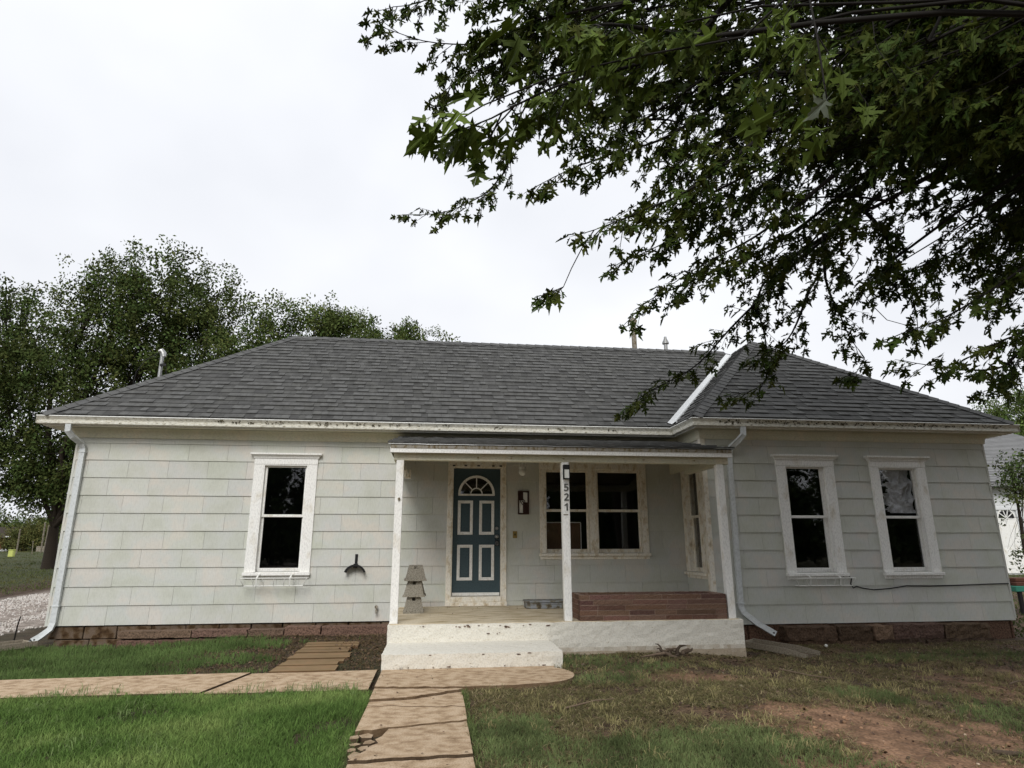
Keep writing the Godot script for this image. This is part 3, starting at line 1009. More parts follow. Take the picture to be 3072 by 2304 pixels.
func build_roof() -> void:
	var E := 2.95
	var A := Vector3(-6.44, E, 0.36)
	var RL := Vector3(-3.45, 5.342, -2.63)
	var RR := Vector3(6.315, 5.342, -2.63)
	var V0 := Vector3(3.77, E, 0.36)
	var P := Vector3(6.45, 5.24, -1.545)
	var V1 := Vector3(6.45, 5.24, -2.5025)
	var WL := Vector3(3.77, E, 1.315)
	var WR := Vector3(9.49, E, 1.315)
	var BL := Vector3(-6.44, E, -5.62)
	var BR := Vector3(9.49, E, -5.62)
	var b := MB.new()
	for f in [[A, V0, V1, RR, RL], [V0, WL, P, V1], [WL, WR, P], [WR, BR, RR, V1, P], [BR, BL, RL, RR], [BL, A, RL]]:
		for k in range(1, f.size() - 1):
			b.tri(f[0], f[k], f[k + 1])
	# underside closes the roof space
	var lid := PackedVector2Array([Vector2(-6.42, -5.6), Vector2(-6.42, 0.27), Vector2(3.84, 0.27), Vector2(3.84, 1.225), Vector2(9.46, 1.225), Vector2(9.46, -5.6)])
	b.prism(lid, 2.86, 2.87)
	var roof := obj("roof", b, M.deck, house)
	var k := 0.8
	var sl := sqrt(1 + k * k)
	var Vf := Vector3(0, k, -1) / sl
	var f2 := func(o: Vector3, u: Vector3, v: Vector3, pts: Array) -> PackedVector2Array:
		var out := PackedVector2Array()
		for p in pts:
			out.append(Vector2((p - o).dot(u), (p - o).dot(v)))
		return out
	shingle_plane(A, Vector3.RIGHT, Vf, f2.call(A, Vector3.RIGHT, Vf, [A, V0, V1, RR, RL]), 51)
	shingle_plane(WL, Vector3.RIGHT, Vf, f2.call(WL, Vector3.RIGHT, Vf, [WL, WR, P]), 52)
	var Vl := (P - WL - Vector3(0, 0, (P - WL).z)).normalized()
	shingle_plane(V0, Vector3(0, 0, 1), Vl, f2.call(V0, Vector3(0, 0, 1), Vl, [V0, WL, P, V1]), 53)
	var Va := (RL - A - Vector3(0, 0, (RL - A).z)).normalized()
	shingle_plane(BL, Vector3(0, 0, 1), Va, f2.call(BL, Vector3(0, 0, 1), Va, [BL, A, RL]), 54)
	var Vr := (P - WR - Vector3(0, 0, (P - WR).z)).normalized()
	shingle_plane(WR, Vector3(0, 0, -1), Vr, f2.call(WR, Vector3(0, 0, -1), Vr, [WR, BR, RR, V1, P]), 55)
	tabs.sort_custom(func(x, y): return x[0] < y[0])
	var rest := MB.new()
	for i in tabs.size():
		if i < 300:
			obj("shingle", tabs[i][1], M.shingle, roof)
		else:
			rest.v.append_array(tabs[i][1].v)
			rest.n.append_array(tabs[i][1].n)
			rest.c.append_array(tabs[i][1].c)
	stuff(obj("shingles", rest, M.shingle, roof))
	var nf := Vector3(0, 1, k).normalized()
	var nl := Vector3(-k, 1, 0).normalized()
	var nr := Vector3(0.7533, 1, 0).normalized()
	var nwl := Vector3(-0.854, 1, 0).normalized()
	var nb := Vector3(0, 1, -k).normalized()
	cap_line(roof, A, RL, nl, nf, 61)
	cap_line(roof, WL, P, nwl, nf, 62)
	cap_line(roof, WR, P, nr, nf, 63)
	cap_line(roof, RL, RR, nf, nb, 64, 0.13, 0.2)
	cap_line(roof, P, V1, nwl, nr, 65, 0.13, 0.2)
	# valley flashing: a bent strip of bright metal
	b = MB.new()
	var t := (V1 - V0).normalized()
	var sa := nf.cross(t).normalized()
	var sb := nwl.cross(t).normalized()
	if sa.x > 0: sa = -sa
	if sb.z < 0 and sb.x < 0: sb = -sb
	if sb.y < 0: sb = -sb
	var va := V0 + t * 0.06
	var vb := V1 - t * 0.10
	for q in [[sa, nf], [sb, nwl]]:
		var d: Vector3 = q[0]
		var nn: Vector3 = q[1]
		if d.y < 0: d = -d
		b.quad(va + nn * 0.034, va + d * 0.10 + nn * 0.034, vb + d * 0.10 + nn * 0.034, vb + nn * 0.034)
		b.quad(va + d * 0.10 + nn * 0.034, va + d * 0.10 + nn * 0.002, vb + d * 0.10 + nn * 0.002, vb + d * 0.10 + nn * 0.034)
	obj("valley_flashing", b, M.flashing, roof)
	# fascia, soffit, cove, gutter
	b = MB.new()
	b.sweep([Vector3(-6.42, 0, -5.6), Vector3(-6.42, 0, 0.27), Vector3(3.84, 0, 0.27), Vector3(3.84, 0, 1.225), Vector3(9.46, 0, 1.225), Vector3(9.46, 0, -5.6)], PackedVector2Array([Vector2(0, 2.79), Vector2(0.02, 2.79), Vector2(0.02, 2.945), Vector2(0, 2.945)]))
	obj("fascia", b, M.white, house)
	b = MB.new()
	for q in [[Vector2(-6.42, -5.6), Vector2(XL, ZB), Vector2(XL, 0), Vector2(-6.42, 0.27)], [Vector2(-6.42, 0.27), Vector2(XL, 0), Vector2(XW, 0), Vector2(3.84, 0.27)], [Vector2(3.84, 0.27), Vector2(XW, 0), Vector2(XW, ZW), Vector2(3.84, 1.225)], [Vector2(3.84, 1.225), Vector2(XW, ZW), Vector2(XR, ZW), Vector2(9.46, 1.225)], [Vector2(9.46, 1.225), Vector2(XR, ZW), Vector2(XR, ZB), Vector2(9.46, -5.6)]]:
		b.prism(PackedVector2Array(q), 2.801, 2.83)
	obj("soffit", b, M.frieze, house)
	b = MB.new()
	var cove := PackedVector2Array([Vector2(0.002, 2.65), Vector2(0.03, 2.65), Vector2(0.034, 2.665)])
	for i in 6:
		var a := PI / 2 * i / 5.0
		cove.append(Vector2(0.036 + 0.07 * (1 - cos(a)), 2.68 + 0.115 * sin(a)))
	cove.append(Vector2(0.002, 2.8))
	b.sweep([Vector3(XL, 0, ZB), Vector3(XL, 0, 0), Vector3(XW, 0, 0), Vector3(XW, 0, ZW), Vector3(XR, 0, ZW), Vector3(XR, 0, ZB)], cove)
	obj("frieze", b, M.frieze, house)
	b = MB.new()
	var path := [Vector3(-6.49, 2.93, 0.292), Vector3(3.84, 2.93, 0.292), Vector3(3.84, 2.93, 1.247), Vector3(9.545, 2.93, 1.247)]
	b.sweep(path, PackedVector2Array([Vector2(0, -0.125), Vector2(0.078, -0.125), Vector2(0.088, -0.118), Vector2(0.088, -0.085), Vector2(0.080, -0.078), Vector2(0.084, -0.055), Vector2(0.104, -0.028), Vector2(0.112, -0.014), Vector2(0.104, -0.014), Vector2(0.076, -0.06), Vector2(0.07, -0.118), Vector2(0.006, -0.118), Vector2(0.006, -0.004), Vector2(0, -0.004)]))
	for e in [[-6.49, 0.292], [9.545, 1.247]]:
		b.box(Vector3(e[0] - 0.002, 2.81, e[1]), Vector3(e[0] + 0.002, 2.925, e[1] + 0.10))
	var gut := obj("gutter", b, M.gutter, house)
	b = MB.new()
	b.sweep(path, PackedVector2Array([Vector2(0.102, -0.013), Vector2(0.118, -0.013), Vector2(0.120, -0.006), Vector2(0.116, 0.003), Vector2(0.104, 0.003)]))
	obj("gutter_lip", b, M.gutter_lip, gut)
	var r := rgen(66)
	b = MB.new()
	for i in 260:
		var onw := r.randf() < 0.6
		var x := r.randf_range(4.0, 9.3) if onw else r.randf_range(-3.8, 3.4)
		if not onw and x > -0.4 and r.randf() < 0.6:
			continue
		var z := 1.247 if onw else 0.292
		var y := 2.93 + r.randf_range(-0.075, -0.022)
		var o := Vector3(x, y, z + 0.088 + maxf(0.0, (y - 2.875) * 0.5) + 0.004)
		var cl := r.randf_range(0.3, 1.0)
		b.col = Color(0.10, 0.085, 0.05) * cl
		for j in r.randi_range(2, 4):
			var d := Vector3(r.randf_range(-1, 1), r.randf_range(-0.8, 0.8), 0.1).normalized() * r.randf_range(0.008, 0.03)
			var s := Vector3(-d.y, d.x, 0.004).normalized() * r.randf_range(0.004, 0.009)
			b.quad(o - s, o + d * 0.5 - s * 1.4, o + d, o + d * 0.5 + s)
			b.tri(o - s, o + d * 0.5 + s, o + s)
			o += Vector3(r.randf_range(-0.02, 0.02), r.randf_range(-0.008, 0.008), 0)
	stuff(obj("stuck_leaf_debris", b, M.litter, gut))
	# downspouts
	for d in [["downspout", [Vector3(-6.03, 2.81, 0.345), Vector3(-6.03, 2.70, 0.335), Vector3(-5.99, 2.62, 0.26), Vector3(-5.93, 2.54, 0.10), Vector3(-5.915, 2.47, 0.055), Vector3(-5.915, -0.16, 0.055), Vector3(-5.935, -0.25, 0.075), Vector3(-6.0, -0.34, 0.20), Vector3(-6.04, -0.385, 0.30)]], ["downspout", [Vector3(4.60, 2.81, 1.30), Vector3(4.60, 2.68, 1.29), Vector3(4.55, 2.60, 1.22), Vector3(4.48, 2.50, 1.06), Vector3(4.46, 2.42, 1.015), Vector3(4.435, 0.02, 1.015), Vector3(4.47, -0.06, 1.03), Vector3(4.62, -0.20, 1.12), Vector3(4.84, -0.345, 1.24)]]]:
		b = MB.new()
		var hw := 0.04
		var hd := 0.028
		var pf := PackedVector2Array([Vector2(-hw, -hd), Vector2(-hw * 0.3, -hd * 0.9), Vector2(hw * 0.3, -hd * 0.9), Vector2(hw, -hd), Vector2(hw, hd), Vector2(hw * 0.33, hd * 0.88), Vector2(-hw * 0.33, hd * 0.88), Vector2(-hw, hd)])
		var pp := PackedVector2Array()
		for q in pf:
			pp.append(Vector2(q.x, q.y))
		b.sweep(d[1], pp, Vector3(0.02, 0.0, 1.0).normalized(), false)
		var ds := obj(d[0], b, M.downspout, house)
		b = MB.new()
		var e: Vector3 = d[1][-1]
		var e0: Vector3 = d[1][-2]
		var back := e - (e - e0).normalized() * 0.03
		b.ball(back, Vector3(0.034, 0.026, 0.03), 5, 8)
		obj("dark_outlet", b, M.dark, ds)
		for y in [2.40, 0.07]:
			b = MB.new()
			var x: float = lerpf(d[1][5].x, d[1][4].x, (y + 0.16) / 2.6)
			var z: float = d[1][5].z
			b.box(Vector3(x - 0.052, y, z - 0.045), Vector3(x + 0.052, y + 0.022, z + 0.032), 0.003)
			obj("strap", b, M.downspout, ds)
	# pipes on the roof
	b = MB.new()
	b.tube([Vector3(4.37, 4.6, -3.2), Vector3(4.37, 6.22, -3.2)], [0.06], 12)
	var vp := obj("vent_pipe", b, M.pipe, house)
	b = MB.new()
	b.tube([Vector3(4.37, 6.2, -3.2), Vector3(4.37, 6.24, -3.2), Vector3(4.37, 6.26, -3.2), Vector3(4.37, 6.34, -3.2)], [0.075, 0.095, 0.10, 0.03], 12)
	obj("pipe_cap", b, M.pipe, vp)
	b = MB.new()
	b.tube([Vector3(5.155, 4.6, -3.2), Vector3(5.155, 5.72, -3.2)], [0.045], 12)
	vp = obj("vent_pipe", b, M.metal, house)
	b = MB.new()
	b.tube([Vector3(5.155, 5.70, -3.2), Vector3(5.155, 5.72, -3.2), Vector3(5.155, 5.76, -3.2), Vector3(5.155, 5.82, -3.2), Vector3(5.155, 5.88, -3.2)], [0.08, 0.085, 0.07, 0.04, 0.03], 12)
	obj("pipe_cap", b, M.metal, vp)
	b = MB.new()
	b.tube([Vector3(-5.60, 3.2, -1.5), Vector3(-5.60, 4.50, -1.5), Vector3(-5.615, 4.56, -1.5)], [0.033], 10)
	var mast := obj("service_mast", b, M.metal, house)
	b = MB.new()
	b.tube([Vector3(-5.57, 4.48, -1.5), Vector3(-5.59, 4.55, -1.5), Vector3(-5.63, 4.60, -1.5), Vector3(-5.67, 4.585, -1.5)], [0.04, 0.058, 0.055, 0.035], 10)
	obj("weatherhead", b, M.metal, mast)
	b = MB.new()
	b.tube([Vector3(-5.70, 4.54, -1.5), Vector3(-5.90, 4.40, -1.5), Vector3(-6.05, 4.18, -1.55), Vector3(-6.10, 3.98, -1.6), Vector3(-6.02, 3.92, -1.6)], [0.007], 5)
	b.tube([Vector3(-5.66, 4.56, -1.5), Vector3(-5.50, 4.28, -1.5), Vector3(-5.47, 3.95, -1.5), Vector3(-5.47, 3.7, -1.5)], [0.006], 5)
	b.box(Vector3(-5.60, 4.29, -1.48), Vector3(-5.50, 4.33, -1.44))
	obj("service_wire", b, M.dark, mast)

# ---------------------------------------------------------------- door and porch
func ring_rect(b: MB, x0: float, x1: float, y0: float, y1: float, w: float, z0: float, z1: float, bev := 0.004) -> void:
	b.box(Vector3(x0, y0, z0), Vector3(x0 + w, y1, z1), bev)
	b.box(Vector3(x1 - w, y0, z0), Vector3(x1, y1, z1), bev)
	b.box(Vector3(x0 + w, y0, z0), Vector3(x1 - w, y0 + w, z1), bev)
	b.box(Vector3(x0 + w, y1 - w, z0), Vector3(x1 - w, y1, z1), bev)

func arc_band(b: MB, c: Vector2, r0: float, r1: float, a0: float, a1: float, z0: float, z1: float, n := 16) -> void:
	for i in n:
		var p := []
		for k in 2:
			var a := lerpf(a0, a1, float(i + k) / n)
			for rr in [r0, r1]:
				p.append(Vector3(c.x + cos(a) * rr, c.y + sin(a) * rr, z0))
				p.append(Vector3(c.x + cos(a) * rr, c.y + sin(a) * rr, z1))
		b.quad(p[1], p[3], p[7], p[5])
		b.quad(p[3], p[2], p[6], p[7])
		b.quad(p[0], p[1], p[5], p[4])

func build_door() -> void:
	var r := rgen(71)
	var b := MB.new()
	var fr := node("door_frame", house)
	b.box(Vector3(-0.095, 0.012, 0.002), Vector3(-0.013, 2.25, 0.042), 0.005, 0.002, r)
	obj("side_casing", b, M.cream, fr)
	b = MB.new()
	b.box(Vector3(0.815, 0.012, 0.002), Vector3(0.897, 2.25, 0.042), 0.005, 0.002, r)
	obj("side_casing", b, M.cream, fr)
	b = MB.new()
	b.box(Vector3(-0.097, 2.251, 0.002), Vector3(0.899, 2.345, 0.044), 0.005)
	obj("head_casing", b, M.cream, fr)
	b = MB.new()
	b.box(Vector3(-0.0125, 0.15, -0.13), Vector3(-0.0005, 2.2375, 0.03))
	b.box(Vector3(0.802, 0.15, -0.13), Vector3(0.8145, 2.2375, 0.03))
	b.box(Vector3(-0.0125, 2.238, -0.13), Vector3(0.8145, 2.2495, 0.03))
	obj("jamb", b, M.cream, fr)
	b = MB.new()
	b.box(Vector3(-0.10, 0.005, 0.0), Vector3(0.902, 0.068, 0.10), 0.006, 0.003, r)
	b.box(Vector3(-0.012, 0.0685, -0.13), Vector3(0.814, 0.150, 0.065), 0.008, 0.002, r)
	obj("threshold", b, M.cream, fr)
	b = MB.new()
	for x in [0.0, 0.20, 0.42, 0.67, 0.80]:
		b.box(Vector3(x - 0.022, 2.262, 0.044), Vector3(x + 0.022, 2.282, 0.056))
	obj("clips", b, M.dark, fr)
	var door := node("door", house)
	b = MB.new()
	var c := Vector2(0.394, 1.805)
	b.box(Vector3(0.0, 0.206, -0.105), Vector3(0.8015, 1.805, -0.06))
	var poly := PackedVector2Array([Vector2(0, 1.8055), Vector2(c.x - 0.28, 1.8055)])
	for i in range(15, 0, -1):
		var a := PI * i / 16.0
		poly.append(c + Vector2(cos(a), sin(a)) * 0.28)
	poly.append_array(PackedVector2Array([Vector2(c.x + 0.28, 1.8055), Vector2(0.8015, 1.8055), Vector2(0.8015, 2.234), Vector2(0, 2.234)]))
	b.plate(poly, -0.105, -0.06)
	obj("slab", b, M.door, door)
	b = MB.new()
	arc_band(b, c, 0.272, 0.312, 0.0, PI, -0.0598, -0.036)
	b.box(Vector3(c.x - 0.312, 1.775, -0.0598), Vector3(c.x + 0.312, 1.805, -0.036), 0.003)
	var fan := obj("fanlight_frame", b, M.white, door)
	for a in [PI * 0.25, PI * 0.5, PI * 0.75]:
		b = MB.new()
		b.box(Vector3(0.105, -0.008, -0.078), Vector3(0.275, 0.008, -0.048), 0.002, 0, null, Transform3D(Basis(Vector3.BACK, a), Vector3(c.x, c.y, 0)))
		obj("muntin", b, M.white, fan)
	b = MB.new()
	arc_band(b, c, 0.088, 0.106, 0.0, PI, -0.078, -0.048, 10)
	obj("muntin", b, M.white, fan)
	b = MB.new()
	var gp := PackedVector2Array()
	for i in 17:
		var a := PI * i / 16.0
		gp.append(c + Vector2(cos(a), sin(a)) * 0.285)
	b.plate(gp, -0.085, -0.081)
	obj("pane", b, M.glass, fan)
	for q in [[0.083, 0.337, 1.129, 1.694], [0.445, 0.699, 1.129, 1.694], [0.082, 0.339, 0.396, 0.966], [0.447, 0.701, 0.396, 0.966]]:
		b = MB.new()
		ring_rect(b, q[0], q[1], q[2], q[3], 0.024, -0.0598, -0.044, 0.004)
		ring_rect(b, q[0] + 0.024, q[1] - 0.024, q[2] + 0.024, q[3] - 0.024, 0.024, -0.0598, -0.050, 0.004)
		obj("panel_moulding", b, M.white, door)
		b = MB.new()
		b.box(Vector3(q[0] + 0.062, q[2] + 0.062, -0.0599), Vector3(q[1] - 0.062, q[3] - 0.062, -0.053), 0.005)
		obj("panel", b, M.door, door)
	b = MB.new()
	b.box(Vector3(0.012, 0.156, -0.095), Vector3(0.79, 0.2055, -0.045), 0.004)
	obj("door_sweep", b, M.white, door)
	b = MB.new()
	b.tube([Vector3(0.742, 1.097, -0.06), Vector3(0.742, 1.097, -0.05), Vector3(0.742, 1.097, -0.045), Vector3(0.742, 1.097, -0.02)], [0.034, 0.034, 0.014, 0.012], 14)
	b.ball(Vector3(0.742, 1.097, 0.0), Vector3(0.028, 0.028, 0.024))
	obj("knob", b, M.metal, door)
	b = MB.new()
	b.tube([Vector3(0.742, 1.232, -0.06), Vector3(0.742, 1.232, -0.038), Vector3(0.742, 1.232, -0.034)], [0.030, 0.028, 0.02], 14)
	obj("deadbolt", b, M.metal, door)
	b = MB.new()
	b.box(Vector3(0.712, 0.945, -0.055), Vector3(0.776, 1.035, -0.012), 0.008)
	b.tube([Vector3(0.725, 1.03, -0.03), Vector3(0.725, 1.075, -0.03), Vector3(0.742, 1.09, -0.03), Vector3(0.759, 1.075, -0.03), Vector3(0.759, 1.03, -0.03)], [0.005], 6)
	var kb := obj("key_lockbox", b, M.dark)
	tag(kb, "small black lockbox hanging from the knob of the teal door", "lockbox")
	b = MB.new()
	ring_rect(b, 0.724, 0.764, 0.957, 1.015, 0.006, -0.0119, -0.009, 0.0)
	obj("faceplate", b, M.metal, kb)

func build_porch() -> void:
	var r := rgen(72)
	var fn := noise(73, 1.2, 4)
	var b := MB.new()
	var pb := tag(node("porch_platform"), "white painted concrete porch platform with one wide step", "porch")
	b.rough(Vector3(-0.8405, -0.70, 0.003), Vector3(3.7834, -0.002, 2.387), 0.05, 0.010, fn, 4.0, 13.0, -0.29)
	obj("platform", b, M.porch_white, pb)
	b = MB.new()
	b.box(Vector3(-0.825, -0.05, 0.02), Vector3(3.76, 0.004, 2.345), 0.006)
	obj("floor", b, M.porch_floor, pb)
	b = MB.new()
	b.rough(Vector3(-0.83, -0.60, 2.37), Vector3(1.175, -0.203, 3.296), 0.05, 0.009, fn, 4.0, 13.0, -0.345)
	obj("step", b, M.porch_white, pb)
	b = MB.new()
	for i in 20:  # bare patches where the paint has come off the front edge
		var x: float = [r.randf_range(-0.1, 0.7), r.randf_range(-0.6, 1.3)][i % 2]
		var y := -0.025 + r.randf_range(-0.012, 0.008) - (0.0 if i % 4 else r.randf_range(0, 0.12))
		var p := PackedVector2Array()
		var w := r.randf_range(0.008, 0.03)
		for k in 7:
			p.append(Vector2(x + cos(TAU * k / 7) * w * r.randf_range(0.5, 1.2), y + sin(TAU * k / 7) * w * r.randf_range(0.2, 0.5)))
		b.plate(p, 2.38, 2.3965)
	for i in 9:
		var x := r.randf_range(-0.78, 1.12)
		var y := r.randf_range(-0.222, -0.212) if i % 2 else r.randf_range(-0.36, -0.33)
		var p := PackedVector2Array()
		var w := r.randf_range(0.006, 0.032)
		for k in 7:
			p.append(Vector2(x + cos(TAU * k / 7) * w * r.randf_range(0.5, 1.2), y + sin(TAU * k / 7) * w * r.randf_range(0.15, 0.4)))
		b.plate(p, 3.28, 3.3015)
	obj("bare_patches", b, M.stone, pb)
	# posts
	var posts := []
	for x in [-0.775, 1.4526, 3.674]:
		b = MB.new()
		b.box(Vector3(x - 0.05, 0.004, 2.225), Vector3(x + 0.05, 2.055, 2.325), 0.005, 0.002, r)
		posts.append(obj("porch_post", b, M.white, house))
	var y := 1.712
	for d in ["5", "2", "1"]:
		var t := TextMesh.new()
		var f := SystemFont.new()
		f.font_names = PackedStringArray(["Droid Sans"])
		f.font_weight = 700
		t.font = f
		t.text = d
		t.font_size = 64
		t.pixel_size = 0.0021
		t.depth = 0.012
		t.curve_step = 2.0
		t.material = M.number
		var o := MeshInstance3D.new()
		o.name = "house_number"
		o.mesh = t
		posts[1].add_child(o, true)
		o.position = Vector3(1.458, y, 2.332)
		o.set_meta("label", "digit " + d)
		y -= 0.131
	b = MB.new()
	b.box(Vector3(1.415, 1.342, 2.326), Vector3(1.478, 1.358, 2.331))
	obj("small_plate", b, M.pipe, posts[1])
	b = MB.new()
	b.tube([Vector3(-0.77, 1.545, 2.325), Vector3(-0.77, 1.545, 2.34), Vector3(-0.77, 1.525, 2.345)], [0.018, 0.018, 0.01], 8)
	obj("post_hook", b, M.pipe, posts[0])
	# beam round the porch
	b = MB.new()
	b.box(Vector3(-0.86, 2.056, 2.226), Vector3(3.80, 2.152, 2.324), 0.004)
	b.box(Vector3(-0.86, 2.056, 0.20), Vector3(-0.77, 2.152, 2.2255), 0.004)
	b.box(Vector3(3.69, 2.056, ZW + 0.03), Vector3(3.78, 2.152, 2.2255), 0.004)
	var beam := obj("porch_beam", b, M.frieze, house)
	b = MB.new()
	for x in [0.25, 0.70, 1.42, 2.55, 3.28]:
		b.tube([Vector3(x, 2.10, 2.32), Vector3(x, 2.10, 2.345), Vector3(x + 0.012, 2.088, 2.352), Vector3(x + 0.016, 2.10, 2.356), Vector3(x + 0.006, 2.108, 2.356)], [0.004], 6)
	obj("cup_hooks", b, M.brass, beam)
	b = MB.new()
	b.box(Vector3(-0.765, 1.93, 1.15), Vector3(-0.74, 2.055, 1.25), 0.003)
	b.box(Vector3(-0.70, 1.93, 1.15), Vector3(-0.675, 2.055, 1.25), 0.003)
	b.box(Vector3(-0.739, 1.93, 1.15), Vector3(-0.701, 1.95, 1.25), 0.003)
	b.box(Vector3(-0.01, -0.06, 0), Vector3(0.01, 0.06, 0.02), 0.002, 0, null, Transform3D(Basis(Vector3.BACK, 0.35), Vector3(-0.72, 1.995, 1.2505)))
	obj("bracket", b, M.cream, beam)
	# lean-to roof
	var roof := node("porch_roof", house)
	var zf := 2.44
	var zk := 0.05
	var yf := 2.245
	var yk := 2.715
	b = MB.new()
	for q in [[0.0, -0.05]]:
		var p := [Vector3(-0.90, yf, zf), Vector3(3.81, yf, zf), Vector3(3.81, yk, zk), Vector3(-0.90, yk, zk)]
		b.quad(p[0], p[1], p[2], p[3])
		var o := Vector3(0, -0.045, 0)
		b.quad(p[3] + o, p[2] + o, p[1] + o, p[0] + o)
		b.quad(p[0] + o, p[1] + o, p[1], p[0])
		b.quad(p[3] + o, p[0] + o, p[0], p[3])
		b.quad(p[1] + o, p[2] + o, p[2], p[1])
	obj("deck", b, M.pipe, roof)
	b = MB.new()
	b.box(Vector3(-0.885, 2.1525, zf - 0.06), Vector3(3.815, 2.213, zf - 0.035), 0.003)
	b.box(Vector3(-0.905, 2.140, zf - 0.0345), Vector3(3.82, 2.214, zf - 0.010), 0.003)
	obj("fascia", b, M.white, roof)
	b = MB.new()
	for x in [-0.898, 3.797]:  # side boards
		var p := [Vector3(x, 2.152, zf - 0.07), Vector3(x, yf - 0.046, zf - 0.07), Vector3(x, yk - 0.046, zk + 0.01), Vector3(x, 2.152, zk + 0.01)]
		var o := Vector3(0.018, 0, 0)
		b.quad(p[0], p[1], p[2], p[3]); b.quad(p[3] + o, p[2] + o, p[1] + o, p[0] + o)
		b.quad(p[0] + o, p[1] + o, p[1], p[0]); b.quad(p[3], p[2], p[2] + o, p[3] + o)
	obj("side_boards", b, M.frieze, roof)
	b = MB.new()
	for i in 48:  # wavy drip edge
		var x0 := -0.93 + 4.77 * i / 48.0
		var x1 := -0.93 + 4.77 * (i + 1) / 48.0
		var d0 := 0.006 * fn.get_noise_1d(x0 * 12)
		var d1 := 0.006 * fn.get_noise_1d(x1 * 12)
		var p := [Vector3(x0, yf + 0.004 + d0, zf + 0.016), Vector3(x1, yf + 0.004 + d1, zf + 0.016), Vector3(x1, yf + 0.013 + d1, zf + 0.012), Vector3(x0, yf + 0.013 + d0, zf + 0.012)]
		b.quad(p[0], p[1], p[2], p[3])
		var bk := Vector3(0, 0.002, -0.05)
		b.quad(p[3], p[2], p[2] + bk, p[3] + bk)
		b.quad(p[1], p[0], p[0] + bk, p[1] + bk)
	obj("drip_edge", b, M.metal, roof)
	b = MB.new()
	var old := tabs
	tabs = []
	var V := Vector3(0, yk - yf, zk - zf).normalized()
	var ln := Vector3(0, yk - yf, zk - zf).length()
	shingle_plane(Vector3(-0.94, yf + 0.016, zf + 0.02), Vector3.RIGHT, V, PackedVector2Array([Vector2(0, 0), Vector2(4.79, 0), Vector2(4.79, ln), Vector2(0, ln)]), 74, 0.19)
	for t in tabs:
		b.v.append_array(t[1].v); b.n.append_array(t[1].n); b.c.append_array(t[1].c)
	stuff(obj("shingles", b, M.shingle, roof))
	tabs = old

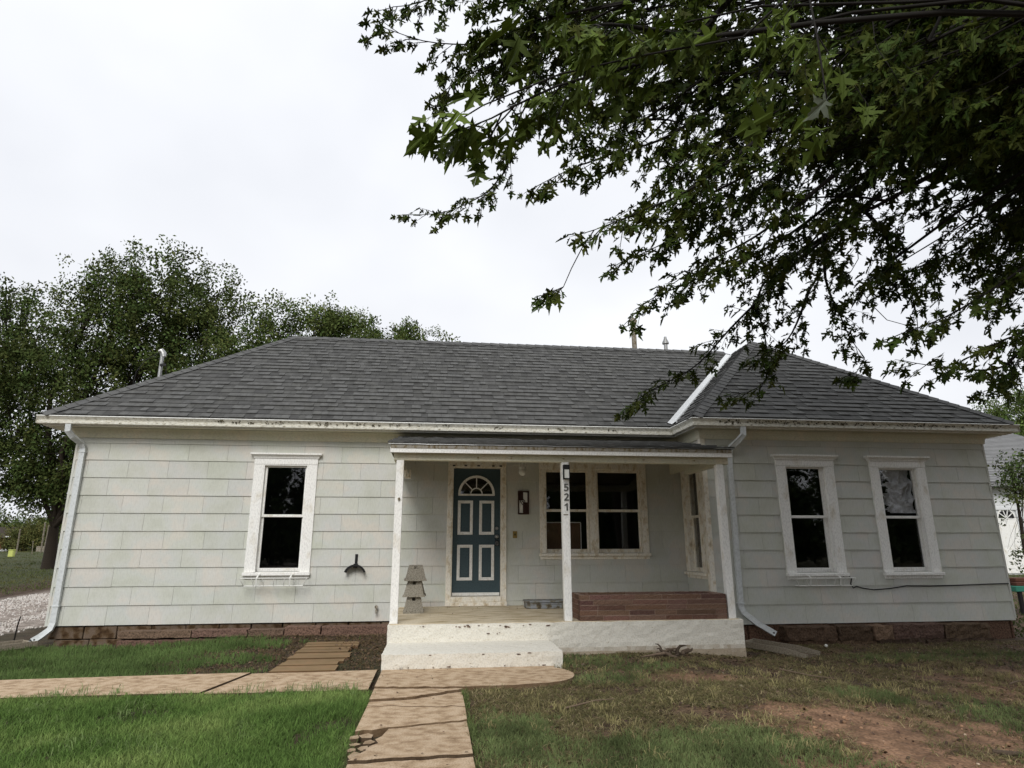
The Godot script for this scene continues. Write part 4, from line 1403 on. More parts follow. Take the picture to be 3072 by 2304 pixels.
func build_things() -> void:
	var r := rgen(81)
	var fn := noise(82, 1.5, 3)
	# lantern on the post
	var b := MB.new()
	var la := tag(node("porch_lantern", self, Vector3(1.458, 1.82, 2.327)), "black framed lantern with pale glass at the top of the numbered post", "lantern")
	b.box(Vector3(-0.043, 0.13, 0.0), Vector3(0.043, 0.195, 0.07), 0.004)
	b.box(Vector3(-0.043, 0.0, 0.0), Vector3(0.043, 0.012, 0.07), 0.003)
	for x in [-0.043, 0.033]:
		for z in [0.0, 0.06]:
			b.box(Vector3(x, 0.0121, z), Vector3(x + 0.01, 0.1299, z + 0.01))
	obj("frame", b, M.dark, la)
	b = MB.new()
	b.box(Vector3(-0.034, 0.013, 0.011), Vector3(0.034, 0.129, 0.062))
	obj("lamp_glass", b, M.lamp_glass, la)
	# planter of thin red bricks
	var pl := tag(node("brick_planter"), "long low planter of thin rough red bricks on the porch floor", "planter")
	var x0 := 1.60
	var x1 := 3.605
	var z0 := 1.76
	var z1 := 2.315
	b = MB.new()
	b.box(Vector3(x0 + 0.012, 0.0045, z1 - 0.09), Vector3(x1 - 0.012, 0.318, z1 + 0.0015))
	b.box(Vector3(x0 + 0.012, 0.0045, z0 + 0.012), Vector3(x1 - 0.012, 0.318, z0 + 0.09))
	b.box(Vector3(x0 + 0.012, 0.0045, z0 + 0.0905), Vector3(x0 + 0.09, 0.318, z1 - 0.0905))
	b.box(Vector3(x1 - 0.09, 0.0045, z0 + 0.0905), Vector3(x1 - 0.012, 0.318, z1 - 0.0905))
	obj("mortar", b, M.mortar, pl)
	b = MB.new()
	b.box(Vector3(x0 + 0.0905, 0.005, z0 + 0.0905), Vector3(x1 - 0.0905, 0.22, z1 - 0.0905), 0.01)
	obj("soil", b, M.bark, pl)
	for row in 5:
		var ya := 0.006 + row * 0.0645
		for side in 4:
			var u := x0 if side < 2 else z0 + 0.1
			var ue := x1 if side < 2 else z1 - 0.1
			var first := true
			while u < ue - 0.01:
				var w := r.randf_range(0.26, 0.56)
				if first:
					w *= r.randf_range(0.25, 0.9)
					first = false
				if ue - u - w < 0.1:
					w = ue - u
				b = MB.new()
				b.col = Color(1, r.randf_range(0.84, 1.0), r.randf_range(0.80, 1.0)) * r.randf_range(0.62, 1.15)
				var lo: Vector3
				var hi: Vector3
				var out := r.randf_range(0.004, 0.010)
				match side:
					0: lo = Vector3(u + 0.004, ya, z1 - 0.095); hi = Vector3(u + w - 0.004, ya + 0.054, z1 + out)
					1: lo = Vector3(u + 0.004, ya, z0 + out); hi = Vector3(u + w - 0.004, ya + 0.054, z0 + 0.095)
					2: lo = Vector3(x0 + out, ya, u + 0.004); hi = Vector3(x0 + 0.095, ya + 0.054, u + w - 0.004)
					3: lo = Vector3(x1 - 0.095, ya, u + 0.004); hi = Vector3(x1 + out, ya + 0.054, u + w - 0.004)
				b.rough(lo, hi, 0.04, 0.006, fn, 16.0, 16.0)
				obj("brick", b, M.brick, pl)
				u += w
	# three concrete piers stacked beside the post
	var yy := 0.004
	for i in 3:
		b = MB.new()
		var bw := 0.15
		var tw := 0.098
		var h := 0.222
		var sl := 0.052
		var w1 := lerpf(bw, tw, (h - sl) / h)
		b.col = grey([0.92, 1.0, 0.86][i])
		var lipw := 0.012 if i > 0 else 0.0
		for q in [[0.0, bw + lipw, 0.030, bw + lipw * 0.6], [0.0301, bw - 0.006, h - sl, w1]]:
			var A := []
			for e in [[q[0], q[1]], [q[2], q[3]]]:
				for s in [[-1, -1], [1, -1], [1, 1], [-1, 1]]:
					A.append(Vector3(s[0] * e[1], e[0], s[1] * e[1]) + Vector3(r.randf_range(-1, 1), 0, r.randf_range(-1, 1)) * 0.003)
			for k in 4:
				var l := (k + 1) % 4
				b.quad(A[l], A[k], A[k + 4], A[l + 4])
			b.quad(A[7], A[6], A[5], A[4])
			b.quad(A[0], A[1], A[2], A[3])
		for sx in [-1, 1]:
			for sz in [-1, 1]:
				var A := []
				for e in [[h - sl, w1], [h, tw]]:
					for s in [[0.024, 0.024], [e[1], 0.024], [e[1], e[1]], [0.024, e[1]]]:
						A.append(Vector3(s[0] * sx, e[0] - (0.008 if e[0] > 0.2 and s[0] > 0.05 and s[1] > 0.05 else 0.0), s[1] * sz))
				for k in 4:
					var l := (k + 1) % 4
					if sx * sz > 0: b.quad(A[l], A[k], A[k + 4], A[l + 4])
					else: b.quad(A[k], A[l], A[l + 4], A[k + 4])
				if sx * sz > 0: b.quad(A[7], A[6], A[5], A[4])
				else: b.quad(A[4], A[5], A[6], A[7])
		b.box(Vector3(-0.0235, h - sl + 0.001, -w1 + 0.002), Vector3(0.0235, h - 0.006, 0.03))
		var p := obj("concrete_pier", b, M.pier)
		p.position = Vector3(-0.572 + [0.0, 0.006, 0.012][i], yy, 0.93 + [0.0, -0.01, 0.0][i])
		p.rotation.y = [0.02, -0.05, 0.06][i]
		tag(p, ["grey concrete pier block at the bottom of the stack on the porch", "smooth paler concrete pier block in the middle of the stack on the porch", "stained notched concrete pier block topping the stack on the porch"][i], "pier block", "concrete pier blocks stacked on the porch")
		yy += h + 0.002
	# blue-grey box against the wall
	b = MB.new()
	b.box(Vector3(1.14, 0.0045, 0.36), Vector3(1.95, 0.095, 0.66), 0.006)
	b.box(Vector3(1.125, 0.0955, 0.345), Vector3(1.965, 0.125, 0.675), 0.008)
	b.box(Vector3(1.133, 0.066, 0.6605), Vector3(1.957, 0.078, 0.668), 0.003)
	tag(obj("low_bench", b, M.bluegrey), "low blue-grey painted wooden step box on the porch behind the numbered post", "step box")
	# light fixture under the porch roof
	var lf := tag(node("bare_bulb_light", self, Vector3(1.085, 2.105, 0.70)), "white bare-bulb light hanging on two wires under the porch roof", "light fixture")
	b = MB.new()
	b.ball(Vector3(0, 0, 0), Vector3(0.062, 0.066, 0.062))
	obj("bulb", b, M.lamp_glass, lf)
	b = MB.new()
	b.tube([Vector3(0, 0.03, 0), Vector3(0, 0.06, 0), Vector3(0, 0.075, 0)], [0.05, 0.062, 0.05], 12)
	obj("shade", b, M.wire, lf)
	b = MB.new()
	b.tube([Vector3(-0.05, 0.07, 0), Vector3(-0.062, 0.385, 0)], [0.006], 6)
	b.tube([Vector3(0.05, 0.07, 0), Vector3(0.062, 0.385, 0)], [0.006], 6)
	b.tube([Vector3(0.0, 0.07, 0), Vector3(0.0, 0.385, 0)], [0.013], 8)
	obj("hanger", b, M.wire, lf)
	# wall plaque
	var pq := tag(node("wall_plaque", self, Vector3(1.19, 1.659, 0.016)), "narrow dark wooden wall plaque with two pale panels, right of the door", "plaque")
	b = MB.new()
	ring_rect(b, -0.094, 0.094, -0.197, 0.197, 0.018, 0.0, 0.035, 0.003)
	b.box(Vector3(-0.0755, -0.1785, 0.0), Vector3(0.0755, 0.1785, 0.012))
	obj("frame", b, M.frame, pq)
	for q in [[-0.002, 0.068, 0.005, 0.172], [-0.072, -0.008, -0.172, 0.035]]:
		b = MB.new()
		b.box(Vector3(q[0], q[2], 0.0122), Vector3(q[1], q[3], 0.02), 0.002)
		obj("pale_panel", b, M.wire, pq)
	b = MB.new()
	var sc := []
	for i in 22:
		var a := TAU * i / 14.0
		sc.append(Vector3(-0.01 + cos(a) * (0.012 + 0.0016 * i), 0.0 + sin(a) * (0.012 + 0.0022 * i), 0.026))
	b.tube(sc, [0.007], 6)
	b.box(Vector3(-0.012, -0.16, 0.021), Vector3(0.03, -0.03, 0.028), 0.003)
	b.box(Vector3(-0.05, 0.05, 0.0125), Vector3(-0.012, 0.165, 0.028), 0.003)
	obj("scrollwork", b, M.frame, pq)
	# doorbell plate
	b = MB.new()
	b.box(Vector3(1.008, 1.072, 0.015), Vector3(1.08, 1.188, 0.022), 0.003)
	var db := tag(obj("doorbell_plate", b, M.brass), "small brass switch plate on the wall right of the door", "switch plate")
	b = MB.new()
	b.box(Vector3(1.034, 1.115, 0.0221), Vector3(1.054, 1.145, 0.034), 0.003)
	obj("switch", b, M.dark, db)
	# black hanger on the wall
	var hk := tag(node("hose_hanger", self, Vector3(-1.54, 0.56, 0.014)), "black iron hose hanger on the wall between the left window and the porch", "hose hanger")
	b = MB.new()
	b.box(Vector3(-0.022, 0.06, 0.0), Vector3(0.022, 0.262, 0.012), 0.002)
	b.box(Vector3(-0.03, 0.05, 0.0), Vector3(0.03, 0.115, 0.11), 0.004)
	obj("back_plate", b, M.dark, hk)
	b = MB.new()
	arc_band(b, Vector2(0, -0.075), 0.150, 0.165, 0.36, PI - 0.36, 0.002, 0.125, 14)
	arc_band(b, Vector2(0, -0.075), 0.150, 0.18, 0.36, PI - 0.36, 0.125, 0.135, 14)
	obj("cradle", b, M.dark, hk)
	# outdoor tap
	b = MB.new()
	b.tube([Vector3(-1.18, -0.035, 0.01), Vector3(-1.18, -0.035, 0.075), Vector3(-1.18, -0.05, 0.09), Vector3(-1.18, -0.085, 0.095)], [0.014, 0.016, 0.018, 0.015], 8)
	b.tube([Vector3(-1.18, -0.02, 0.06), Vector3(-1.18, 0.01, 0.075)], [0.006], 6)
	b.tube([Vector3(-1.18, 0.01, 0.07), Vector3(-1.18, 0.014, 0.078)], [0.028], 10)
	tag(obj("outdoor_tap", b, M.pipe), "weathered metal garden tap low on the wall left of the porch", "tap")
	# wire flower baskets under two windows
	for k in 2:
		var bk := node("window_basket", self, [Vector3(-2.755, 0.40, 0.09), Vector3(5.79, 0.385, 1.045)][k])
		tag(bk, ["white wire flower basket under the window of the long left wall", "white wire flower basket under a window of the right wing, beside the cable"][k], "flower basket", "white wire flower baskets")
		b = MB.new()
		var tw := 0.50
		var bw := 0.445
		b.tube([Vector3(-tw, 0.065, 0), Vector3(-tw, 0.065, 0.14), Vector3(tw, 0.065, 0.14), Vector3(tw, 0.065, 0)], [0.0062], 6)
		b.tube([Vector3(-bw, -0.05, 0.01), Vector3(-bw, -0.05, 0.115), Vector3(bw, -0.05, 0.115), Vector3(bw, -0.05, 0.01), Vector3(-bw, -0.05, 0.01)], [0.0062], 6)
		obj("rails", b, M.wire, bk)
		for x in [-1.0, -0.66, -0.33, 0.0, 0.33, 0.66, 1.0]:
			b = MB.new()
			b.tube([Vector3(x * tw, 0.065, 0.14), Vector3(x * bw, -0.05, 0.115), Vector3(x * bw, -0.05, 0.01)], [0.0060], 5)
			obj("wire", b, M.wire, bk)
		for x in [-0.25, 0.25]:
			b = MB.new()
			b.sweep([Vector3(x, 0.12, 0.0), Vector3(x, 0.10, 0.10), Vector3(x - 0.005, 0.065, 0.150), Vector3(x - 0.008, -0.052, 0.122)], PackedVector2Array([Vector2(-0.011, -0.003), Vector2(0.011, -0.003), Vector2(0.011, 0.003), Vector2(-0.011, 0.003)]), Vector3(0, 0, 1))
			obj("strap", b, M.wire, bk)
	# cable along the wing
	b = MB.new()
	var zc := ZW + 0.022
	b.tube([Vector3(6.20, 0.47, zc + 0.03), Vector3(6.30, 0.49, zc + 0.01), Vector3(6.36, 0.43, zc), Vector3(6.335, 0.345, zc), Vector3(6.37, 0.285, zc), Vector3(6.43, 0.312, zc), Vector3(6.52, 0.285, zc), Vector3(6.72, 0.255, zc), Vector3(7.0, 0.272, zc), Vector3(7.30, 0.310, zc), Vector3(7.7, 0.303, zc), Vector3(8.2, 0.312, zc), Vector3(8.7, 0.325, zc), Vector3(9.13, 0.332, zc), Vector3(9.185, 0.332, zc - 0.05), Vector3(9.185, 0.33, 0.0)], [0.0085], 6)
	tag(obj("wall_cable", b, M.dark), "thin black cable sagging along the wing wall below the right window", "cable")
	# splash blocks under the downspouts
	for k in 2:
		b = MB.new()
		var ln: float = [0.80, 0.95][k]
		b.col = Color(0.42, 0.36, 0.30)
		b.box(Vector3(-0.17, 0.0, 0.0), Vector3(0.17, 0.03, ln), 0.01)
		b.col = Color(0.9, 0.85, 0.8)
		for s in [-1, 1]:
			b.sweep([Vector3(s * 0.17, 0.031, 0.0), Vector3(s * 0.19, 0.031, ln * 0.7), Vector3(s * 0.20, 0.0, ln)], PackedVector2Array([Vector2(-0.018, 0), Vector2(0.018, 0), Vector2(0.012, 0.075), Vector2(-0.012, 0.075)]))
		b.box(Vector3(-0.14, 0.0305, 0.0), Vector3(0.14, 0.10, 0.03), 0.008)
		b.col = Color(0.9, 0.85, 0.8)
		var o := obj("splash_block", b, M.pier)
		o.position = [Vector3(-6.12, gh(-6.12, 0.4) - 0.005, 0.18), Vector3(4.28, gh(4.5, 1.6) + 0.01, 1.42)][k]
		o.rotation.y = [-0.55, 0.62][k]
		o.rotation.x = [0.0, 0.05][k]
		tag(o, ["long concrete splash trough under the downspout at the far left corner", "tilted concrete splash trough below the downspout beside the porch"][k], "splash block", "splash blocks under the downspouts")
	# old roots in front of the porch
	b = MB.new()
	var rr := rgen(83)
	for i in 13:
		var p := Vector3(2.66 + rr.randf_range(-0.15, 0.2), gh(2.6, 2.65) + 0.02, 2.62 + rr.randf_range(-0.12, 0.14))
		var pts := [p]
		var d := Vector3(rr.randf_range(-1, 1), rr.randf_range(0.2, 0.9), rr.randf_range(-0.6, 0.8)).normalized()
		for j in 5:
			p += d * rr.randf_range(0.025, 0.055)
			d = (d + Vector3(rr.randf_range(-0.8, 0.8), rr.randf_range(-0.75, 0.3), rr.randf_range(-0.6, 0.6))).normalized()
			pts.append(p)
		var q := rr.randf_range(0.010, 0.026)
		b.col = grey(rr.randf_range(0.3, 0.75))
		b.tube(pts, [q, q * 1.15, q * 0.9, q * 0.75, q * 0.5, q * 0.2], 6)
	b.col = grey(0.9)
	b.tube([Vector3(2.55, gh(2.5, 2.8) + 0.05, 2.75), Vector3(2.38, gh(2.4, 2.8) + 0.045, 2.82), Vector3(2.22, gh(2.2, 2.8) + 0.03, 2.86)], [0.02, 0.015, 0.005], 6)
	tag(obj("dead_stump", b, M.wood), "twisted grey roots of a dead stump in front of the porch wall", "stump")
	# white ball, sticks, bark
	b = MB.new()
	b.ball(Vector3.ZERO, Vector3(0.022, 0.022, 0.022), 8, 10)
	var ball := obj("white_ball", b, M.wire)
	ball.position = Vector3(5.4, gh(5.4, 1.6) + 0.05, 1.6)
	tag(ball, "small white ball lying before the stone edging of the wing", "ball")
	for k in 4:
		b = MB.new()
		var P: Array = [[Vector3(0.82, 0, 5.18), Vector3(0.95, 0, 5.10), Vector3(1.11, 0, 5.0), Vector3(1.29, 0, 4.97)], [Vector3(3.62, 0, 3.5), Vector3(3.8, 0, 3.78), Vector3(4.06, 0, 3.92)], [Vector3(3.53, 0, 6.40), Vector3(3.60, 0, 6.44), Vector3(3.72, 0, 6.43)], [Vector3(5.9, 0, 4.1), Vector3(6.1, 0, 4.0), Vector3(6.35, 0, 4.05)]][k]
		for i in P.size():
			P[i].y = gh(P[i].x, P[i].z) + [0.035, 0.03, 0.02, 0.03][k]
		b.col = grey([1.1, 0.9, 0.45, 0.8][k])
		b.tube(P, [[0.007, 0.006, 0.005, 0.003], [0.008, 0.007, 0.004], [0.014, 0.018, 0.010], [0.01, 0.008, 0.004]][k], 6)
		tag(obj("stick", b, M.wood), ["thin pale curved twig on the brown grass right of the walk", "long grey twig on the ground in front of the wing", "short dark piece of bark on the bare red earth", "grey twig near the right end of the wing"][k], "stick", "fallen sticks in the yard")
	for e in [[-5.75, 0.62, 0.55, 0.0]]:
		b = MB.new()
		b.tube([Vector3(-6.42, gh(-6.42, 0.1), 0.05), Vector3(-6.40, gh(-6.4, 0.1) + 0.28, 0.06), Vector3(-6.385, gh(-6.4, 0.1) + 0.42, 0.05)], [0.012, 0.010, 0.009], 6)
		tag(obj("thin_stake", b, M.twig), "thin dark stake in the grass by the left corner downspout", "stake")

# ---------------------------------------------------------------- grass, litter, gravel
func scatter(called: String, mesh: Mesh, list: Array, parent: Node, mt: Material) -> MultiMeshInstance3D:
	var mm := MultiMesh.new()
	mm.transform_format = MultiMesh.TRANSFORM_3D
	mm.use_colors = true
	mm.mesh = mesh
	mm.instance_count = list.size()
	for i in list.size():
		mm.set_instance_transform(i, list[i][0])
		mm.set_instance_color(i, list[i][1])
	var o := MultiMeshInstance3D.new()
	o.name = called
	o.multimesh = mm
	o.material_override = mt
	parent.add_child(o, true)
	return o

# a few blades as bare triangles, to be copied and joined into one mesh
func tuft(sd: int, n: int, spread: float, lean: float, wide: float) -> Array:
	var r := rgen(sd)
	var b := MB.new()
	for i in n:
		var a := r.randf() * TAU
		var o := Vector3(cos(a), 0, sin(a)) * spread * sqrt(r.randf())
		var d := Vector3(r.randf_range(-1, 1), 0, r.randf_range(-1, 1)) * lean
		var h := r.randf_range(0.45, 1.0)
		var w := Vector3(cos(a + 1.3), 0, sin(a + 1.3)) * wide
		var m := o + Vector3(d.x * 0.03, 0.6 * h, d.z * 0.03)
		var t := o + Vector3(d.x * 0.085, (0.95 - lean * 0.25) * h, d.z * 0.085)
		b.quad(o - w, o + w, m + w * 0.8, m - w * 0.8)
		b.tri(m - w * 0.8, m + w * 0.8, t)
	return [b.v, b.n]

func bake(called: String, kinds: Array, list: Array, m: Material) -> MeshInstance3D:
	var b := MB.new()
	var i := 0
	for e in list:
		var k: Array = kinds[i % kinds.size()]
		i += 1
		var xf: Transform3D = e[0]
		b.v.append_array(xf * (k[0] as PackedVector3Array))
		b.n.append_array(Transform3D(xf.basis.orthonormalized(), Vector3.ZERO) * (k[1] as PackedVector3Array))
		var cc := PackedColorArray()
		cc.resize(k[0].size())
		cc.fill(e[1])
		b.c.append_array(cc)
	return obj(called, b, m)

func at_ground(x: float, z: float, s: float, sy: float, r: RandomNumberGenerator) -> Transform3D:
	return Transform3D(Basis(Vector3.UP, r.randf() * TAU).scaled(Vector3(s, sy, s)), Vector3(x, gh(x, z) - 0.006, z))

func on_paving(x: float, z: float) -> bool:
	if x > -0.83 and x < 0.01 and z > 3.2:
		return not (x < -0.68 and z > 5.7 and z < 6.25)
	if x > -0.85 and x < 1.19 and z > 2.3 and z < 4.3:
		return Vector2((x - 0.70) / 0.5, (z - 3.75) / 0.55).length() < 1.0 or x < 0.7
	if x < -0.83 and z > 3.30 - 0.035 * (x + 0.8) and z < 4.26:
		return true
	if x > -1.99 and x < -1.27 and z > 1.2 and z < 3.4:
		return true
	if x > -0.86 and x < 3.8 and z < 2.4:
		return true
	if x > 4.0 and z < 1.24:
		return true
	return x > -6.0 and z < 0.28 and x < 4.1

func build_grass() -> void:
	var r := rgen(91)
	var t1 := []
	var t2 := []
	var t3 := []
	var t4 := []
	for i in 8:
		t1.append(tuft(10 + i, 5, 0.022, 0.55, 0.0026))
		t2.append(tuft(20 + i, 4, 0.035, 1.1, 0.0024))
		t3.append(tuft(30 + i, 5, 0.045, 1.0, 0.0024))
		t4.append(tuft(40 + i, 7, 0.35, 1.0, 0.014))
	var lawn := []
	var long := []
	var dry := []
	var right_green := []
	# the left lawn: thick towards the viewer
	for i in 46000:
		var x := -0.84 - pow(r.randf(), 1.25) * 7.5
		var z := 4.22 + r.randf() * 5.4
		if r.randf() < 0.35:
			z = 4.22 + r.randf() * 2.4
			x = -0.84 - r.randf() * 4.0
		var n := pn.get_noise_2d(x * 1.8, z * 1.8)
		if on_paving(x, z) or (n < -0.38 and r.randf() < 0.7):
			continue
		var k := 1.0 + n * 0.55 + r.randf_range(-0.15, 0.15)
		var c := Color(0.118, 0.200, 0.050).lerp(Color(0.180, 0.225, 0.075), clampf(n + 0.4 * r.randf(), 0, 1)) * k * r.randf_range(0.72, 1.5)
		lawn.append([at_ground(x, z, 1.0, r.randf_range(0.05, 0.105), r), c])
	for i in 2600:
		var x := -0.9 - r.randf() * 5.5
		var z := 4.2 + r.randf() * 4.0
		if i < 420:
			z = r.randf_range(4.12, 4.32)
			if pn.get_noise_1d(x * 3.0) < -0.02:
				continue
		elif pn.get_noise_2d(x * 3, z * 3 + 90) < 0.12:
			continue
		long.append([at_ground(x, z, 1.1, r.randf_range(0.10, 0.22) if z < 4.4 else r.randf_range(0.09, 0.15), r), Color(0.14, 0.19, 0.075) * r.randf_range(0.8, 1.7)])
	# strip between path and wall
	for i in 20000:
		var x := r.randf_range(-8.0, -0.86)
		var z := r.randf_range(0.27, 3.5)
		if on_paving(x, z):
			continue
		var g := smooth(-2.2, -3.6, x + pn.get_noise_2d(x * 2, z * 2) * 1.6)
		var n := pn.get_noise_2d(x * 2, z * 2 + 40)
		if r.randf() < g * (0.85 if z > 0.7 else 0.5) and x > -7.4:
			lawn.append([at_ground(x, z, 1.1, r.randf_range(0.05, 0.13), r), Color(0.115, 0.175, 0.055) * (0.95 + n * 0.6)])
		elif r.randf() < 0.5:
			dry.append([at_ground(x, z, 1.0, r.randf_range(0.02, 0.06), r), Color(0.17, 0.14, 0.065).lerp(Color(0.20, 0.13, 0.075), r.randf()) * r.randf_range(0.5, 1.1)])
	# right-hand yard: patches
	for i in 100000:
		var x := 0.0 + r.randf() * 9.5
		var z := 1.2 + r.randf() * 7.6
		if r.randf() < 0.3:
			x = r.randf() * 4.2
			z = r.randf_range(4.2, 7.0)
		if on_paving(x, z):
			continue
		var l := lush(x, z)
		var ba := bare(x, z)
		var n := pn.get_noise_2d(x * 3 + 9, z * 3)
		if r.randf() < ba * 1.02:
			continue
		if r.randf() < l * 0.75:
			right_green.append([at_ground(x, z, 1.0, r.randf_range(0.035, 0.095), r), Color(0.15, 0.19, 0.075) * (0.9 + n * 0.7) * r.randf_range(0.75, 1.25)])
		elif r.randf() < 0.52 + n * 1.1:
			var c := Color(0.20, 0.16, 0.075).lerp(Color(0.15, 0.165, 0.06), r.randf()).lerp(Color(0.42, 0.34, 0.20), pow(r.randf(), 3.0)) * r.randf_range(0.45, 1.25)
			dry.append([at_ground(x, z, r.randf_range(0.7, 1.4), r.randf_range(0.018, 0.07), r), c])
	# blades that creep over the edges of the walk, and tall single clumps
	for i in 900:
		var e := r.randi() % 3
		var x: float = [-0.835, 0.015, r.randf_range(-4.5, -0.9)][e] + r.randf_range(-0.03, 0.035)
		var z: float = r.randf_range(4.3, 8.5) if e < 2 else 4.26 + r.randf_range(-0.04, 0.03)
		if pn.get_noise_1d((x if e == 2 else z) * 4.0 + e * 30.0) < -0.05:
			continue
		(long if e != 1 else right_green).append([at_ground(x, z, 1.0, r.randf_range(0.05, 0.12), r), Color(0.13, 0.17, 0.06) * r.randf_range(0.6, 1.3)])
	for i in 240:
		var x := r.randf_range(0.1, 7.0)
		var z := r.randf_range(2.6, 7.5)
		if on_paving(x, z) or bare(x, z) > 0.6:
			continue
		var k := r.randf_range(0.7, 1.4)
		for j in r.randi_range(4, 12):
			dry.append([at_ground(x + r.randf_range(-0.06, 0.06), z + r.randf_range(-0.06, 0.06), 1.2, r.randf_range(0.05, 0.13), r), Color(0.23, 0.21, 0.09).lerp(Color(0.40, 0.33, 0.18), r.randf() * 0.6) * k])
	# rough field beyond the drive and the far yard
	var far := []
	for i in 11000:
		var x := -13.0 - pow(r.randf(), 1.6) * 60.0
		var z := 4.0 - pow(r.randf(), 1.4) * 66.0
		var n := pn.get_noise_2d(x * 0.3, z * 0.3)
		far.append([at_ground(x, z, 1.0, r.randf_range(0.06, 0.16), r), Color(0.085, 0.11, 0.035).lerp(Color(0.14, 0.12, 0.05), clampf(n + 0.3, 0, 1)) * r.randf_range(0.7, 1.2)])
	for i in 4500:
		var x := 9.4 + pow(r.randf(), 1.4) * 30.0
		var z := 8.0 - r.randf() * 24.0
		far.append([at_ground(x, z, 1.0, r.randf_range(0.05, 0.12), r), Color(0.085, 0.115, 0.035) * r.randf_range(0.7, 1.2)])
	stuff(bake("lawn_grass", t1, lawn, M.blade), "thick green lawn left of the walk", "grass")
	stuff(bake("long_grass", t2, long, M.blade), "longer grass blades hanging over the edge of the side path", "grass")
	stuff(bake("patchy_grass", t1, right_green, M.blade), "patches of green grass in the bare right-hand yard", "grass")
	stuff(bake("dry_grass", t3, dry, M.blade), "short brown dried grass over the thin yard soil", "grass")
	stuff(bake("field_grass", t4, far, M.blade), "rough grass of the field beyond the gravel drive", "grass")
	# dead leaves and crumbs of soil
	var b := MB.new()
	b.quad(Vector3(-0.5, 0, -0.2), Vector3(0.1, 0.25, -0.42), Vector3(0.12, 0.18, 0.4), Vector3(-0.4, 0.1, 0.3))
	b.quad(Vector3(0.1, 0.25, -0.42), Vector3(0.6, 0.02, -0.1), Vector3(0.5, 0.12, 0.2), Vector3(0.12, 0.18, 0.4))
	var lf := [b.v, b.n]
	var lit := []
	for i in 15000:
		var x := 0.0
		var z := 0.0
		match i % 5:
			0:
				x = r.randf_range(-2.9, -0.86); z = r.randf_range(0.27, 3.3)
			1:
				x = r.randf_range(1.2, 9.2); z = r.randf_range(1.25, 3.2)
			_:
				x = r.randf_range(0.0, 8.0); z = r.randf_range(2.4, 8.0)
		if on_paving(x, z) and not (x < -1.25 and x > -1.6 and z < 2.0 and i % 3 == 0):
			continue
		if r.randf() < bare(x, z) * 0.85:
			continue
		var s := r.randf_range(0.012, 0.035)
		var t := Transform3D(Basis.from_euler(Vector3(r.randf_range(-0.6, 0.6), r.randf() * TAU, r.randf_range(-0.6, 0.6))).scaled(Vector3(s, s, s)), Vector3(x, gh(x, z) + 0.008, z))
		if x > -1.98 and x < -1.25 and z > 1.2 and z < 3.4:
			t.origin.y = -0.325
		lit.append([t, Color(0.14, 0.085, 0.052).lerp(Color(0.06, 0.036, 0.026), r.randf()) * r.randf_range(0.6, 1.3) + Color(0.06, 0.05, 0.04) * float(r.randf() < 0.05)])
	for i in 130:  # a few on the paving and the step
		var s := r.randf_range(0.010, 0.024)
		var q: Vector3 = [Vector3(r.randf_range(-0.8, 0.0), -0.335, r.randf_range(3.4, 8.0)), Vector3(r.randf_range(-5.0, -0.9), -0.335, r.randf_range(3.5, 4.2)), Vector3(r.randf_range(-0.8, 1.0), -0.335, 3.31 + pow(r.randf(), 3.0) * 0.8), Vector3(r.randf_range(-0.7, 1.5), 0.008, pow(r.randf(), 2.0) * 1.6 + 0.15)][i % 4]
		lit.append([Transform3D(Basis.from_euler(Vector3(r.randf_range(-0.4, 0.4), r.randf() * TAU, r.randf_range(-0.4, 0.4))).scaled(Vector3(s, s, s)), q), Color(0.12, 0.075, 0.045) * r.randf_range(0.5, 1.4)])
	var clods := []
	b = MB.new()
	b.ball(Vector3.ZERO, Vector3(0.5, 0.34, 0.42), 3, 6)
	var clod := [b.v, b.n]
	for i in 3200:
		var x := r.randf_range(0.05, 8.5)
		var z := r.randf_range(1.3, 8.0)
		if on_paving(x, z):
			continue
		var s := 0.008 + 0.04 * pow(r.randf(), 3.0)
		var ba := bare(x, z)
		clods.append([Transform3D(Basis.from_euler(Vector3(r.randf() * 6, r.randf() * 6, r.randf() * 6)).scaled(Vector3(s, s * 0.8, s)), Vector3(x, gh(x, z) + s * 0.1, z)), Color(0.12, 0.08, 0.05).lerp(Color(0.42, 0.25, 0.15), ba) * r.randf_range(0.6, 1.1) + Color(0.25, 0.24, 0.2) * float(r.randf() < 0.03)])
	stuff(bake("soil_crumbs", [clod], clods, M.litter), "crumbs and clods of soil in the right-hand yard", "soil")
	stuff(bake("dead_leaves", [lf], lit, M.litter), "brown dead leaves and crumbs scattered over the yard", "leaves")
	# gravel of the drive
	b = MB.new()
	b.ball(Vector3.ZERO, Vector3(0.5, 0.34, 0.42), 2, 5)
	var st := [b.v, b.n]
	var gv := []
	for i in 16000:
		var x := r.randf_range(-12.1, -7.7)
		var z := 3.0 - pow(r.randf(), 0.9) * 16.0
		var n := pn.get_noise_2d(x * 2.2, z * 0.9)
		if n < -0.25 or (absf(x + 9.9) < 0.5 and r.randf() < 0.75):
			continue
		var s := r.randf_range(0.02, 0.065)
		gv.append([Transform3D(Basis.from_euler(Vector3(r.randf() * 6, r.randf() * 6, r.randf() * 6)).scaled(Vector3(s, s, s)), Vector3(x, gh(x, z) + s * 0.15, z)), Color(1, 0.97, 0.94) * r.randf_range(0.75, 1.15)])
	stuff(bake("gravel", [st], gv, M.gravel), "pale gravel of the drive beside the house", "gravel")

